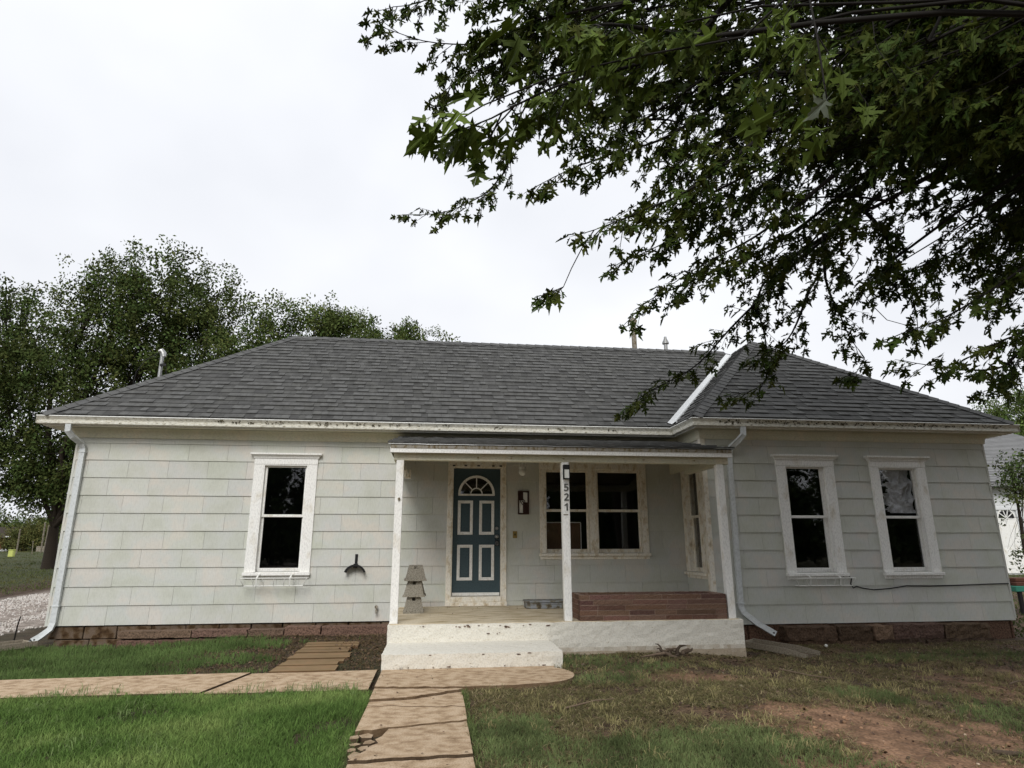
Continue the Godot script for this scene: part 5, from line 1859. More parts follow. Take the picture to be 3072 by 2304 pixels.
# ---------------------------------------------------------------- trees
func limb(b: MB, a: Vector3, c: Vector3, r0: float, r1: float, r: RandomNumberGenerator, bow := 0.12, n := 6, sides := 7) -> Array:
	var pts := []
	var rad := []
	var l := (c - a).length()
	var off := Vector3(r.randf_range(-1, 1), r.randf_range(0.0, 1.0), r.randf_range(-1, 1)) * l * bow
	for i in n + 1:
		var t := float(i) / n
		var p := a.lerp(c, t) + off * sin(t * PI)
		if i > 0 and i < n:
			p += Vector3(r.randf_range(-1, 1), r.randf_range(-1, 1), r.randf_range(-1, 1)) * l * 0.02
		pts.append(p)
		rad.append(lerpf(r0, r1, t))
	b.tube(pts, rad, sides)
	return pts

func cluster_mesh(sd: int, n: int, size: float) -> Mesh:
	var r := rgen(sd)
	var b := MB.new()
	for i in n:
		var o := Vector3(r.randf_range(-1, 1), r.randf_range(-0.8, 0.8), r.randf_range(-1, 1)).normalized() * pow(r.randf(), 0.5) * 0.5
		var d := (o.normalized() * 0.5 + Vector3(r.randf_range(-1, 1), r.randf_range(-1, 0.4), r.randf_range(-1, 1))).normalized() * size * r.randf_range(0.7, 1.3)
		var s := d.cross(Vector3(r.randf_range(-1, 1), r.randf_range(0.2, 1), r.randf_range(-1, 1))).normalized() * size * 0.30
		var k := r.randf_range(0.7, 1.35)
		b.col = Color(k * r.randf_range(0.9, 1.2), k, k * 0.9)
		var m := o + d * 0.45 + Vector3(0, 0.02, 0)
		b.tri(o, m + s, o + d)
		b.tri(o, o + d, m - s)
	return b.mesh(M.far_leaf)

# trunk points first to last, then lobes [centre, radius]; density scales the number of leaf clumps
func make_tree(called: String, label: String, trunk: Array, trunk_r: float, lobes: Array, tint: Color, density: float, clump: float, sd: int, cl: Mesh, group := "") -> Node3D:
	var r := rgen(sd)
	var fz := noise(sd + 5, 0.45, 2)
	var o := node(called)
	tag(o, label, "tree", group)
	var b := MB.new()
	var rad := []
	for i in trunk.size():
		rad.append(trunk_r * lerpf(1.0, 0.6, float(i) / (trunk.size() - 1)))
	b.tube(trunk, rad, 10)
	obj("trunk", b, M.bark, o)
	b = MB.new()
	var list := []
	var fork: Vector3 = trunk[-1]
	for q in lobes:
		var ce: Vector3 = q[0]
		var R: float = q[1]
		var main := limb(b, fork, ce, trunk_r * 0.42, minf(0.035, trunk_r * 0.12), r, 0.10, 7)
		for i in int(6 + R * 5):
			var d := Vector3(r.randf_range(-1, 1), r.randf_range(-0.7, 1), r.randf_range(-1, 1)).normalized()
			limb(b, main[r.randi_range(3, 7)], ce + d * R * r.randf_range(0.7, 1.0), minf(0.035, trunk_r * 0.12), minf(0.006, trunk_r * 0.05), r, 0.08, 4, 5)
		for i in int(R * R * density):
			var d := Vector3(r.randf_range(-1, 1), r.randf_range(-1, 1), r.randf_range(-1, 1)).normalized()
			var wob := 1.0 + 0.75 * fz.get_noise_3d(ce.x + d.x * 4.0, ce.y + d.y * 4.0, ce.z + d.z * 4.0)
			var p := ce + d * R * wob * (0.22 + 0.76 * sqrt(r.randf()))
			if fz.get_noise_3d(p.x * 2.0, p.y * 2.0, p.z * 2.0) + 0.6 * fz.get_noise_3d(p.x * 5.0, p.y * 5.0, p.z * 5.0) < 0.07:
				continue
			var s := clump * r.randf_range(0.6, 1.25)
			var k := r.randf_range(0.65, 1.3)
			list.append([Transform3D(Basis.from_euler(Vector3(r.randf() * 6, r.randf() * 6, r.randf() * 6)).scaled(Vector3(s, s, s)), p), Color(tint.r * k * r.randf_range(0.85, 1.15), tint.g * k, tint.b * k)])
	obj("limbs", b, M.bark, o)
	stuff(scatter("crown", cl, list, o, M.far_leaf))
	return o

func build_background() -> void:
	var cl := cluster_mesh(101, 34, 0.19)
	var cl2 := cluster_mesh(102, 26, 0.24)
	var T := Color(0.082, 0.112, 0.034)
	make_tree("tall_tree", "tall spreading tree with a leaning forked trunk behind the left end of the house", [Vector3(-19.3, -0.2, -24.1), Vector3(-19.22, 0.8, -23.9), Vector3(-19.05, 1.9, -23.5)], 0.34,
		[[Vector3(-14.1, 12.3, -19.1), 2.8], [Vector3(-16.7, 10.7, -19.9), 2.9], [Vector3(-11.6, 12.3, -18.8), 2.0], [Vector3(-11.8, 10.4, -19.4), 2.5], [Vector3(-15.1, 8.5, -21.2), 3.6], [Vector3(-18.2, 5.3, -22.6), 2.0], [Vector3(-15.9, 13.3, -19.1), 1.5], [Vector3(-10.6, 8.7, -19.7), 2.1], [Vector3(-16.4, 5.8, -22.0), 2.2], [Vector3(-19.6, 3.9, -22.9), 1.5], [Vector3(-17.6, 3.6, -22.7), 1.4]], T * 0.9, 95.0, 0.8, 111, cl, "trees behind the house")
	make_tree("tall_tree", "dark tree cut off by the left edge of the picture", [Vector3(-24.6, -0.2, -25.1), Vector3(-24.3, 1.6, -24.9), Vector3(-23.9, 3.2, -24.5)], 0.32,
		[[Vector3(-19.9, 9.7, -21.5), 2.3], [Vector3(-20.6, 6.6, -22.5), 2.5], [Vector3(-22.4, 12.4, -22.1), 1.7], [Vector3(-22.2, 9.9, -22.8), 2.3], [Vector3(-20.5, 4.2, -23.2), 1.4], [Vector3(-24.5, 8.2, -23.5), 2.8], [Vector3(-25.5, 11.2, -23), 2.4], [Vector3(-21.6, 5.0, -23.0), 1.8]], T * 0.8, 95.0, 0.8, 112, cl, "trees behind the house")
	make_tree("low_tree", "lower light green tree showing over the left part of the roof ridge", [Vector3(-6.4, 0.0, -16.5), Vector3(-6.3, 2.4, -16.3), Vector3(-6.1, 4.6, -16.0)], 0.22,
		[[Vector3(-7.2, 9.75, -15.9), 1.7], [Vector3(-8.2, 8.3, -16.3), 1.8], [Vector3(-5.4, 10.1, -15.5), 1.15], [Vector3(-6.6, 7.6, -16.0), 1.8]], T * 1.15, 140.0, 0.7, 113, cl, "trees behind the house")
	make_tree("low_tree", "low thin tree whose top just shows above the middle of the ridge", [Vector3(-2.8, 0.0, -16.0), Vector3(-2.8, 2.5, -15.8), Vector3(-2.9, 5.0, -15.6)], 0.18,
		[[Vector3(-4.0, 9.7, -15.5), 1.3], [Vector3(-2.2, 9.35, -15.4), 1.2], [Vector3(-0.75, 9.15, -15.3), 1.0], [Vector3(-5.2, 10.1, -15.5), 1.1], [Vector3(-1.5, 8.9, -15.4), 1.2], [Vector3(-3.2, 8.9, -15.4), 1.3], [Vector3(-3.0, 8.2, -15.5), 1.4]], T * 1.2, 190.0, 0.6, 114, cl, "trees behind the house")
	make_tree("round_tree", "round bright green tree behind the neighbouring house on the right", [Vector3(34.8, 0.0, -22.6), Vector3(34.8, 2.5, -22.6), Vector3(34.8, 5.0, -22.6)], 0.3,
		[[Vector3(33.9, 8.2, -22.7), 1.7], [Vector3(35.7, 8.7, -22.4), 2.0], [Vector3(36.5, 7.2, -22.4), 2.2], [Vector3(34.3, 6.4, -22.7), 1.7]], Color(0.11, 0.16, 0.045), 150.0, 0.7, 115, cl)
	make_tree("young_tree", "thin young tree in front of the white neighbouring house", [Vector3(15.72, -0.45, -5.1), Vector3(15.62, 0.8, -5.05), Vector3(15.45, 2.0, -4.8), Vector3(15.25, 2.9, -4.6)], 0.045,
		[[Vector3(15.1, 2.95, -4.5), 0.55], [Vector3(15.75, 2.75, -4.6), 0.5], [Vector3(15.3, 2.3, -4.8), 0.5], [Vector3(16.0, 2.1, -4.7), 0.5], [Vector3(15.55, 1.45, -4.9), 0.5], [Vector3(15.9, 0.95, -5.0), 0.45], [Vector3(15.45, 0.6, -5.0), 0.4]], Color(0.085, 0.115, 0.040), 150.0, 0.34, 116, cl2)
	# bush, posts and small things at the far left
	make_tree("wide_bush", "wide round bush far behind the gravel drive", [Vector3(-40.4, 0.3, -58.2), Vector3(-40.4, 0.7, -58.2), Vector3(-40.4, 1.0, -58.2)], 0.3,
		[[Vector3(-41.6, 1.6, -58.6), 1.3], [Vector3(-40.2, 2.1, -58.2), 1.5], [Vector3(-38.9, 1.7, -58.0), 1.3]], Color(0.12, 0.13, 0.045), 170.0, 0.8, 117, cl)
	var far := [["far_tree", "distant dark tree at the left horizon, nearest the picture edge", Vector3(-72, 0.5, -102), 5.0], ["far_tree", "distant tree at the left horizon behind the wide bush", Vector3(-62, 0.5, -100), 4.2]]
	for i in 2:
		var p: Vector3 = far[i][2]
		make_tree(far[i][0], far[i][1], [p, p + Vector3(0, 1, 0), p + Vector3(0, 2, 0)], 0.4, [[p + Vector3(0, 3.2, 0), far[i][3] * 0.6], [p + Vector3(-3, 2.6, 1), far[i][3] * 0.5], [p + Vector3(3, 2.4, 0), far[i][3] * 0.5]], T, 60.0, 1.4, 118 + i, cl)
	var posts := [[Vector3(-34.66, 0.45, -50.7), Vector3(-34.40, 3.0, -50.1), 0.075, "taller of two pale leaning posts beside the far forked tree trunk"], [Vector3(-34.45, 0.42, -50.7), Vector3(-34.08, 2.8, -50.1), 0.05, "thinner of two pale leaning posts beside the far forked tree trunk"], [Vector3(-33.5, 0.5, -45.4), Vector3(-33.25, 2.3, -44.9), 0.06, "grey post in front of the wide far bush"], [Vector3(-32.2, 0.5, -45.2), Vector3(-32.2, 1.4, -45.0), 0.03, "short thin stake in front of the wide far bush"]]
	for q in posts:
		var b := MB.new()
		b.tube([q[0] - Vector3(0, 0.3, 0), q[1]], [q[2], q[2] * 0.9], 8)
		b.tube([q[1] - Vector3(0, 0.06, 0), q[1] - Vector3(0, 0.02, 0)], [q[2] * 1.3, q[2] * 1.1], 8)
		tag(obj("leaning_post", b, M.pipe), q[3], "post", "old posts at the far left")
	var b := MB.new()
	b.box(Vector3(-0.17, 0, -0.15), Vector3(0.17, 0.46, 0.15), 0.04)
	b.box(Vector3(-0.19, 0.461, -0.17), Vector3(0.19, 0.52, 0.17), 0.03)
	var ped := obj("utility_box", b, M.yellow_green)
	ped.position = Vector3(-30.5, gh(-30.5, -39.8), -39.8)
	tag(ped, "small yellow-green utility box in the far left field", "utility box")
	var fence := tag(node("board_fence", self, Vector3(-36.75, gh(-36.75, -56.1), -56.1)), "low pale board fence behind the far forked tree trunk", "fence")
	for i in 7:
		b = MB.new()
		b.box(Vector3(-1.4 + i * 0.4, 0, -0.02), Vector3(-1.4 + i * 0.4 + 0.38, 0.52, 0.02), 0.005)
		obj("board", b, M.pipe, fence)
	# far brick house at the left edge
	var h := tag(node("far_house", self, Vector3(-50.6, gh(-50, -68), -68.0)), "low far brick house with a brown roof at the left edge of the picture", "house")
	b = MB.new()
	b.box(Vector3(-4, -0.5, -4), Vector3(2.4, 1.45, 0))
	obj("wall", b, M.far_brick, h)
	b = MB.new()
	b.sweep([Vector3(-4.4, 1.45, -2), Vector3(2.9, 1.45, -2)], PackedVector2Array([Vector2(-2.5, 0), Vector2(2.5, 0), Vector2(0.0, 1.25)]))
	obj("roof", b, M.bark, h)
	b = MB.new()
	b.box(Vector3(0.3, 0.3, 0.01), Vector3(1.3, 1.1, 0.04), 0.005)
	obj("window", b, M.far_white, h)
	b = MB.new()
	b.box(Vector3(1.4, 0.0, 1.2), Vector3(4.2, 0.25, 1.4), 0.02)
	b.box(Vector3(2.6, 1.5, -1.5), Vector3(4.4, 1.62, 0.6), 0.02)
	b.box(Vector3(4.25, 0.0, 0.4), Vector3(4.33, 1.5, 0.5))
	obj("porch_rail", b, M.far_white, h)
	# neighbouring white house on the right
	var n := tag(node("neighbor_house", self, Vector3(23.2, -0.35, -15.0)), "white house with lap siding, grey shingle roof and an arched-light door", "house")
	b = MB.new()
	b.box(Vector3(0, -0.3, -9), Vector3(12, 4.05, -0.05))
	var wall := obj("wall", b, M.far_white, n)
	for i in 20:
		for q in [[0.0, 1.30], [2.50, 12.0]]:
			if i > 13 and q[0] == 0.0:
				q = [0.0, 12.0]
			elif i > 13:
				continue
			b = MB.new()
			b.box(Vector3(q[0], i * 0.2 + 0.004, -0.049), Vector3(q[1], i * 0.2 + 0.198, -0.02 - 0.0), 0.004, 0, null)
			obj("lap_board", b, M.far_white, wall)
	b = MB.new()
	b.box(Vector3(1.30, -0.1, -0.049), Vector3(1.40, 2.95, 0.02), 0.005)
	b.box(Vector3(2.40, -0.1, -0.049), Vector3(2.50, 2.95, 0.02), 0.005)
	b.box(Vector3(1.401, 2.82, -0.049), Vector3(2.399, 2.95, 0.02), 0.005)
	obj("door_frame", b, M.far_white, n)
	b = MB.new()
	b.box(Vector3(1.405, 0.1, -0.048), Vector3(2.395, 2.42, -0.01), 0.004)
	b.box(Vector3(1.50, 0.3, -0.0095), Vector3(1.85, 1.1, 0.002), 0.004)
	b.box(Vector3(1.95, 0.3, -0.0095), Vector3(2.30, 1.1, 0.002), 0.004)
	b.box(Vector3(1.50, 1.25, -0.0095), Vector3(1.85, 2.2, 0.002), 0.004)
	b.box(Vector3(1.95, 1.25, -0.0095), Vector3(2.30, 2.2, 0.002), 0.004)
	var nd := obj("door", b, M.white, n)
	b = MB.new()
	var gp := PackedVector2Array()
	for i in 17:
		var a := PI * i / 16.0
		gp.append(Vector2(1.9 + cos(a) * 0.42, 2.45 + sin(a) * 0.34))
	b.plate(gp, -0.049, -0.03)
	obj("fanlight", b, M.dark, nd)
	b = MB.new()
	arc_band(b, Vector2(1.9, 2.45), 0.40, 0.46, 0, PI, -0.0295, -0.005)
	for a in [0.63, 1.26, 1.88, 2.51]:
		b.box(Vector3(0.0, -0.02, -0.028), Vector3(0.40, 0.02, -0.01), 0, 0, null, Transform3D(Basis(Vector3.BACK, a), Vector3(1.9, 2.45, 0)))
	b.box(Vector3(1.44, 2.42, -0.0095), Vector3(2.36, 2.46, 0.0))
	obj("fanlight_bars", b, M.white, nd)
	b = MB.new()
	var e := [Vector3(-0.6, 4.0, 0.6), Vector3(12.6, 4.0, 0.6), Vector3(12.6, 4.0, -9.6), Vector3(-0.6, 4.0, -9.6), Vector3(5.5, 7.2, -4.5), Vector3(7.5, 7.2, -4.5)]
	b.quad(e[0], e[1], e[5], e[4]); b.tri(e[1], e[2], e[5]); b.quad(e[2], e[3], e[4], e[5]); b.tri(e[3], e[0], e[4])
	b.box(Vector3(-0.58, 3.82, -9.5), Vector3(12.58, 3.995, 0.58))
	var nroof := obj("roof", b, M.far_roof, n)
	b = MB.new()
	var rr := rgen(131)
	var sl := Vector3(0, 3.2, -5.1)
	for i in 34:
		var t := i / 34.0
		var x := lerpf(-0.6, 5.5, t)
		var x1 := lerpf(12.6, 7.5, t)
		while x < x1 - 0.1:
			var w := minf(rr.randf_range(0.25, 0.5), x1 - x)
			var o := Vector3(x, 4.0, 0.6) + sl * t
			o.x = x
			var u := Vector3(0, 0.012, 0.01)
			var d := sl / 34.0
			b.col = grey(rr.randf_range(0.85, 1.1))
			b.quad(o + u * 2.2, o + u * 2.2 + Vector3(w, 0, 0), o + d + u * 0.4 + Vector3(w, 0, 0), o + d + u * 0.4)
			b.quad(o, o + Vector3(w, 0, 0), o + u * 2.2 + Vector3(w, 0, 0), o + u * 2.2)
			x += w
	stuff(obj("shingles", b, M.far_roof, nroof))
	# green table with timber on it
	var tb := tag(node("green_table", self, Vector3(12.45, gh(12.6, -2.5), -2.75)), "long green painted table at the right edge, behind the wing", "table")
	var g0 := gh(12.6, -2.5)
	b = MB.new()
	b.box(Vector3(-0.05, -0.05 - g0, 0), Vector3(2.0, 0.07 - g0, 0.5), 0.01)
	obj("table_top", b, M.green_paint, tb)
	for x in [0.05, 1.85]:
		for z in [0.05, 0.4]:
			b = MB.new()
			b.box(Vector3(x, -0.05, z), Vector3(x + 0.08, -0.051 - g0, z + 0.06), 0.005)
			obj("leg", b, M.dark, tb)
	for i in 5:
		b = MB.new()
		b.col = Color(1, 0.9, 0.85) * [1.0, 0.6, 1.3, 0.8, 1.1][i]
		var zz: float = -2.74 + [0.0, 0.17, 0.33, 0.05, 0.22][i]
		var yy: float = 0.072 if i < 3 else 0.155
		b.box(Vector3(12.36 + i * 0.05, yy, zz), Vector3(14.3, yy + 0.075, zz + 0.14), 0.006)
		tag(obj("timber", b, M.lumber), ["red-brown timber at the back of the green table", "dark timber in the middle of the green table", "pale timber at the front edge of the green table", "upper dull timber lying across the rear ones on the green table", "upper brown timber lying over the front ones on the green table"][i], "timber", "timbers stacked on the green table")

func maple_leaf(sd: int) -> Mesh:
	var r := rgen(sd)
	var half := [[0.0, 0.0], [0.13, -0.05], [0.34, -0.13], [0.27, 0.03], [0.13, 0.13], [0.30, 0.17], [0.40, 0.26], [0.63, 0.33], [0.47, 0.39], [0.40, 0.47], [0.30, 0.42], [0.11, 0.37], [0.15, 0.52], [0.28, 0.63], [0.18, 0.68], [0.15, 0.80], [0.06, 0.90], [0.0, 1.06]]
	var b := MB.new()
	for s in [-1, 1]:
		var p := PackedVector2Array()
		for q in half:
			p.append(Vector2(q[0] + (0.0 if q[0] == 0.0 else r.randf_range(-0.03, 0.03)), q[1] + r.randf_range(-0.02, 0.02) * float(q[0] > 0)))
		var t := Geometry2D.triangulate_polygon(p)
		var curl := r.randf_range(0.15, 0.4)
		var fold := r.randf_range(0.1, 0.45)
		b.col = grey(r.randf_range(0.92, 1.08))
		for i in range(0, t.size(), 3):
			var w := []
			for k in 3:
				var q := p[t[i + k]]
				w.append(Vector3(q.x * s, q.y, fold * q.x - curl * q.y * q.y - 0.25 * q.x * q.x))
			if s > 0: b.tri(w[0], w[1], w[2])
			else: b.tri(w[0], w[2], w[1])
	b.box(Vector3(-0.006, -0.42, -0.006), Vector3(0.006, 0.0, 0.006))
	return b.mesh(M.leaf)

var leaves := []
var twigs := MB.new()

func add_leaf(at: Vector3, d: Vector3, r: RandomNumberGenerator, size := 0.076) -> void:
	var y := (d * 0.6 + Vector3(-0.45, -0.5, -0.05) + Vector3(r.randf_range(-1, 1), r.randf_range(-0.8, 0.5), r.randf_range(-1, 1)) * 0.6).normalized()
	var z := (Vector3(0, 1, 0) + Vector3(r.randf_range(-1, 1), 0, r.randf_range(-1, 1)) * 0.9)
	var x := y.cross(z).normalized()
	z = x.cross(y).normalized()
	var s := size * r.randf_range(0.6, 1.35)
	var k := r.randf_range(0.7, 1.3)
	leaves.append([Transform3D(Basis(x * s, y * s, z * s), at + y * s * 0.4), Color(0.043 * k * r.randf_range(0.85, 1.35), 0.066 * k, 0.010 * k)])

func leafy_twig(a: Vector3, d: Vector3, l: float, r: RandomNumberGenerator, gap := 0.056, rad := 0.0035) -> void:
	var p := a
	var pts := [a]
	var n := maxi(2, int(l / 0.07))
	for i in n:
		d = (d + Vector3(r.randf_range(-1, 1), r.randf_range(-1.1, 0.6), r.randf_range(-1, 1)) * 0.16).normalized()
		p += d * l / n
		pts.append(p)
	twigs.tube(pts, [rad, rad, rad * 0.6], 4)
	var t := gap
	while t < l:
		var i := mini(int(t / l * n), n - 1)
		var q: Vector3 = pts[i].lerp(pts[i + 1], t / l * n - i)
		var s := d.cross(Vector3(r.randf_range(-1, 1), r.randf_range(-1, 1), r.randf_range(-1, 1))).normalized()
		add_leaf(q, (d * 0.5 + s).normalized(), r)
		if r.randf() < 0.75:
			add_leaf(q, (d * 0.5 - s).normalized(), r)
		t += gap * r.randf_range(0.7, 1.4)
	add_leaf(p, d, r)
	add_leaf(p, (d + Vector3(r.randf_range(-1, 1), 0, r.randf_range(-1, 1)) * 0.6).normalized(), r)

func spray(pts: Array, r0: float, b: MB, r: RandomNumberGenerator, stp := 0.075, tl := 0.32, from := 0.12) -> void:
	var cv := Curve3D.new()
	for i in pts.size():
		var h := Vector3.ZERO
		if i > 0 and i < pts.size() - 1:
			h = (pts[i + 1] - pts[i - 1]) * 0.18
		cv.add_point(pts[i], -h, h)
	var L := cv.get_baked_length()
	var c := []
	var rad := []
	var n := int(L / 0.12) + 2
	for i in n + 1:
		c.append(cv.sample_baked(L * i / n, true))
		rad.append(lerpf(r0, 0.003, pow(float(i) / n, 0.7)))
	b.tube(c, rad, 6)
	var t := L * from
	while t < L:
		var p := cv.sample_baked(t, true)
		var d := (cv.sample_baked(minf(L, t + 0.05), true) - cv.sample_baked(maxf(0, t - 0.05), true)).normalized()
		var s := d.cross(Vector3.UP + Vector3(r.randf_range(-1, 1), 0, r.randf_range(-1, 1)) * 0.8).normalized() * (1 if r.randf() < 0.5 else -1)
		var k := clampf(1.15 - 0.6 * t / L, 0.35, 1.0)
		leafy_twig(p, (d * r.randf_range(0.5, 1.0) + s * r.randf_range(0.3, 0.9) + Vector3(0, r.randf_range(-0.6, 0.15), 0)).normalized(), tl * k * r.randf_range(0.5, 1.25), r)
		t += stp * r.randf_range(0.6, 1.4)
	leafy_twig(c[-1], (c[-1] - c[-2]).normalized(), tl * 0.5, r)

func build_maple() -> void:
	var r := rgen(201)
	var o := node("silver_maple")
	tag(o, "large dark maple whose leafy branches hang over the house from the upper right", "tree")
	var b := MB.new()
	var base := Vector3(6.0, -0.5, 9.6)
	var hub := Vector3(5.7, 3.1, 9.3)
	b.tube([base - Vector3(0, 0.2, 0), base + Vector3(0, 0.3, 0), base + Vector3(-0.05, 1.4, -0.1), hub, hub + Vector3(0.1, 1.6, 0.1)], [0.55, 0.40, 0.34, 0.33, 0.24], 12)
	obj("trunk", b, M.bark, o)
	b = MB.new()
	var B := [
	[Vector3(1.69, 6.57, 7.03), Vector3(1.02, 5.39, 6.85), Vector3(0.64, 5.07, 6.82), Vector3(0.28, 4.71, 6.79), Vector3(-0.25, 4.60, 6.80), Vector3(-0.53, 4.56, 6.86), Vector3(-0.70, 4.62, 6.85)],
	[Vector3(0.37, 5.94, 6.70), Vector3(-0.19, 5.32, 6.68), Vector3(-0.58, 5.06, 6.67), Vector3(-0.72, 4.98, 6.71)],
	[Vector3(0.72, 4.88, 6.78), Vector3(0.24, 4.59, 6.75), Vector3(-0.14, 4.38, 6.76), Vector3(-0.29, 4.22, 6.78)],
	[Vector3(1.52, 4.18, 8.26), Vector3(0.88, 3.31, 8.37), Vector3(0.53, 3.03, 8.46), Vector3(0.16, 2.80, 8.56), Vector3(-0.10, 2.62, 8.57), Vector3(-0.20, 2.55, 8.59)],
	[Vector3(0.88, 3.31, 8.37), Vector3(0.34, 2.95, 8.75), Vector3(0.18, 2.75, 8.90)],
	[Vector3(2.12, 5.92, 5.87), Vector3(0.55, 5.02, 5.34), Vector3(0.36, 4.75, 5.14), Vector3(0.16, 4.52, 4.96), Vector3(-0.25, 4.32, 4.85), Vector3(-0.62, 4.29, 4.79)],
	[Vector3(2.22, 4.63, 6.79), Vector3(1.50, 4.13, 6.58), Vector3(1.06, 3.99, 6.49), Vector3(0.70, 3.86, 6.41), Vector3(0.48, 3.76, 6.34)],
	[Vector3(2.20, 4.01, 7.04), Vector3(1.46, 3.40, 7.00), Vector3(1.02, 3.16, 6.99), Vector3(0.74, 3.05, 6.93)],
	[Vector3(3.16, 4.47, 6.24), Vector3(2.30, 3.90, 6.09), Vector3(1.63, 3.52, 5.91), Vector3(1.28, 3.37, 5.82)],
	[Vector3(3.57, 4.27, 6.24), Vector3(2.71, 3.58, 6.06), Vector3(1.99, 3.24, 5.88), Vector3(1.52, 3.04, 5.77), Vector3(1.42, 2.94, 5.72)],
	[Vector3(4.27, 4.53, 5.35), Vector3(3.38, 3.81, 5.16), Vector3(3.04, 3.47, 5.03), Vector3(2.70, 3.13, 4.90), Vector3(2.50, 2.90, 4.81), Vector3(2.29, 2.71, 4.74), Vector3(1.88, 2.50, 4.63), Vector3(1.72, 2.38, 4.57)],
	[Vector3(3.67, 4.06, 5.36), Vector3(3.01, 3.55, 5.05), Vector3(3.07, 2.99, 4.91), Vector3(3.07, 2.59, 4.80), Vector3(2.82, 2.48, 4.73)],
	[Vector3(3.34, 3.85, 5.68), Vector3(3.37, 3.40, 5.57), Vector3(3.50, 3.12, 5.51), Vector3(3.62, 2.86, 5.46), Vector3(3.70, 2.77, 5.44)],
	[Vector3(3.38, 3.91, 6.12), Vector3(3.56, 3.60, 6.17), Vector3(3.65, 3.34, 6.11), Vector3(3.82, 3.08, 6.06), Vector3(3.90, 2.80, 5.97)],
	[Vector3(4.59, 3.34, 7.16), Vector3(3.96, 2.94, 7.08), Vector3(3.57, 2.68, 6.97), Vector3(3.28, 2.52, 6.88), Vector3(3.05, 2.44, 6.82)],
	[Vector3(4.76, 3.18, 7.14), Vector3(4.04, 2.55, 6.99), Vector3(3.71, 2.36, 6.90), Vector3(3.50, 2.26, 6.84)],
	[Vector3(5.42, 4.15, 6.64), Vector3(4.46, 3.58, 6.58), Vector3(3.93, 3.32, 6.45), Vector3(3.60, 3.16, 6.36)],
	[Vector3(4.66, 3.02, 6.66), Vector3(4.31, 2.44, 6.47), Vector3(4.05, 2.30, 6.41), Vector3(3.50, 2.36, 6.34)],
	[Vector3(6.49, 3.44, 5.33), Vector3(5.76, 2.89, 5.20), Vector3(5.53, 2.56, 5.09), Vector3(5.42, 2.52, 5.05)],
	[Vector3(3.34, 3.43, 5.36), Vector3(3.21, 3.07, 5.26), Vector3(3.08, 2.87, 5.19), Vector3(2.88, 2.78, 5.13)],
	[Vector3(1.75, 4.78, 6.57), Vector3(1.10, 4.48, 6.41), Vector3(0.95, 4.34, 6.36), Vector3(0.84, 4.29, 6.32)],
	[Vector3(2.73, 3.75, 6.73), Vector3(2.20, 3.33, 6.56), Vector3(1.81, 3.12, 6.45), Vector3(1.60, 3.00, 6.39)]]
	for p in B:
		spray(p, 0.012 + 0.004 * p.size() * 0.5, b, r)
	# long bare stems that end in a tuft of leaves
	var bare_stems := [[Vector3(0.74, 3.05, 6.93), Vector3(0.66, 2.93, 6.89), Vector3(0.59, 2.79, 6.85), Vector3(0.54, 2.67, 6.81)], [Vector3(3.70, 2.77, 5.44), Vector3(3.76, 2.69, 5.43), Vector3(3.69, 2.56, 5.39)], [Vector3(3.51, 3.81, 5.9), Vector3(3.54, 3.52, 5.83), Vector3(3.48, 3.41, 5.79)], [Vector3(3.55, 3.27, 5.76), Vector3(3.68, 3.10, 5.74), Vector3(3.82, 2.97, 5.72), Vector3(4.05, 2.91, 5.73), Vector3(4.16, 2.89, 5.74)]]
	for i in 4:
		twigs.tube(bare_stems[i], [0.0045, 0.004, 0.0035, 0.003], 5)
		if i < 3:
			var e: Vector3 = bare_stems[i][-1]
			for k in 3:
				leafy_twig(e, Vector3(-0.8 + 0.2 * k, -0.35, -0.2 + 0.25 * k).normalized(), 0.17, r, 0.04, 0.003)
	# large leaves close to the viewer
	var near := [[Vector3(-0.01, 2.50, 9.12), 0.125], [Vector3(-0.18, 2.62, 8.68), 0.115], [Vector3(-0.25, 2.55, 8.65), 0.14], [Vector3(-0.32, 2.48, 8.62), 0.15], [Vector3(-0.27, 2.46, 8.68), 0.13], [Vector3(-0.15, 2.54, 8.61), 0.15], [Vector3(-0.20, 2.44, 8.63), 0.12], [Vector3(-0.06, 2.72, 8.62), 0.13], [Vector3(0.19, 2.72, 8.86), 0.12], [Vector3(0.30, 2.78, 8.80), 0.13], [Vector3(1.00, 2.62, 9.04), 0.12], [Vector3(1.08, 2.62, 8.66), 0.13], [Vector3(0.86, 2.96, 8.69), 0.13], [Vector3(0.95, 2.75, 8.75), 0.12], [Vector3(0.60, 2.95, 8.72), 0.13], [Vector3(0.45, 2.86, 8.7), 0.12]]
	for q in near:
		for k in 2:
			add_leaf(q[0] + Vector3(r.randf_range(-0.04, 0.04), r.randf_range(0.0, 0.07), r.randf_range(-0.05, 0.05)), Vector3(-0.8, -0.3, 0.0), r, q[1] * (1.0 - 0.25 * k))
	twigs.tube([Vector3(1.3, 3.9, 8.5), Vector3(1.10, 3.10, 8.90), Vector3(1.02, 2.72, 9.02), Vector3(0.99, 2.45, 9.06)], [0.006, 0.005, 0.004, 0.003], 5)
	twigs.tube([Vector3(1.10, 3.10, 8.90), Vector3(0.90, 2.95, 8.75), Vector3(0.5, 2.85, 8.72), Vector3(0.15, 2.74, 8.70), Vector3(-0.15, 2.60, 8.66), Vector3(-0.30, 2.50, 8.63)], [0.006, 0.005, 0.004, 0.004, 0.003], 5)
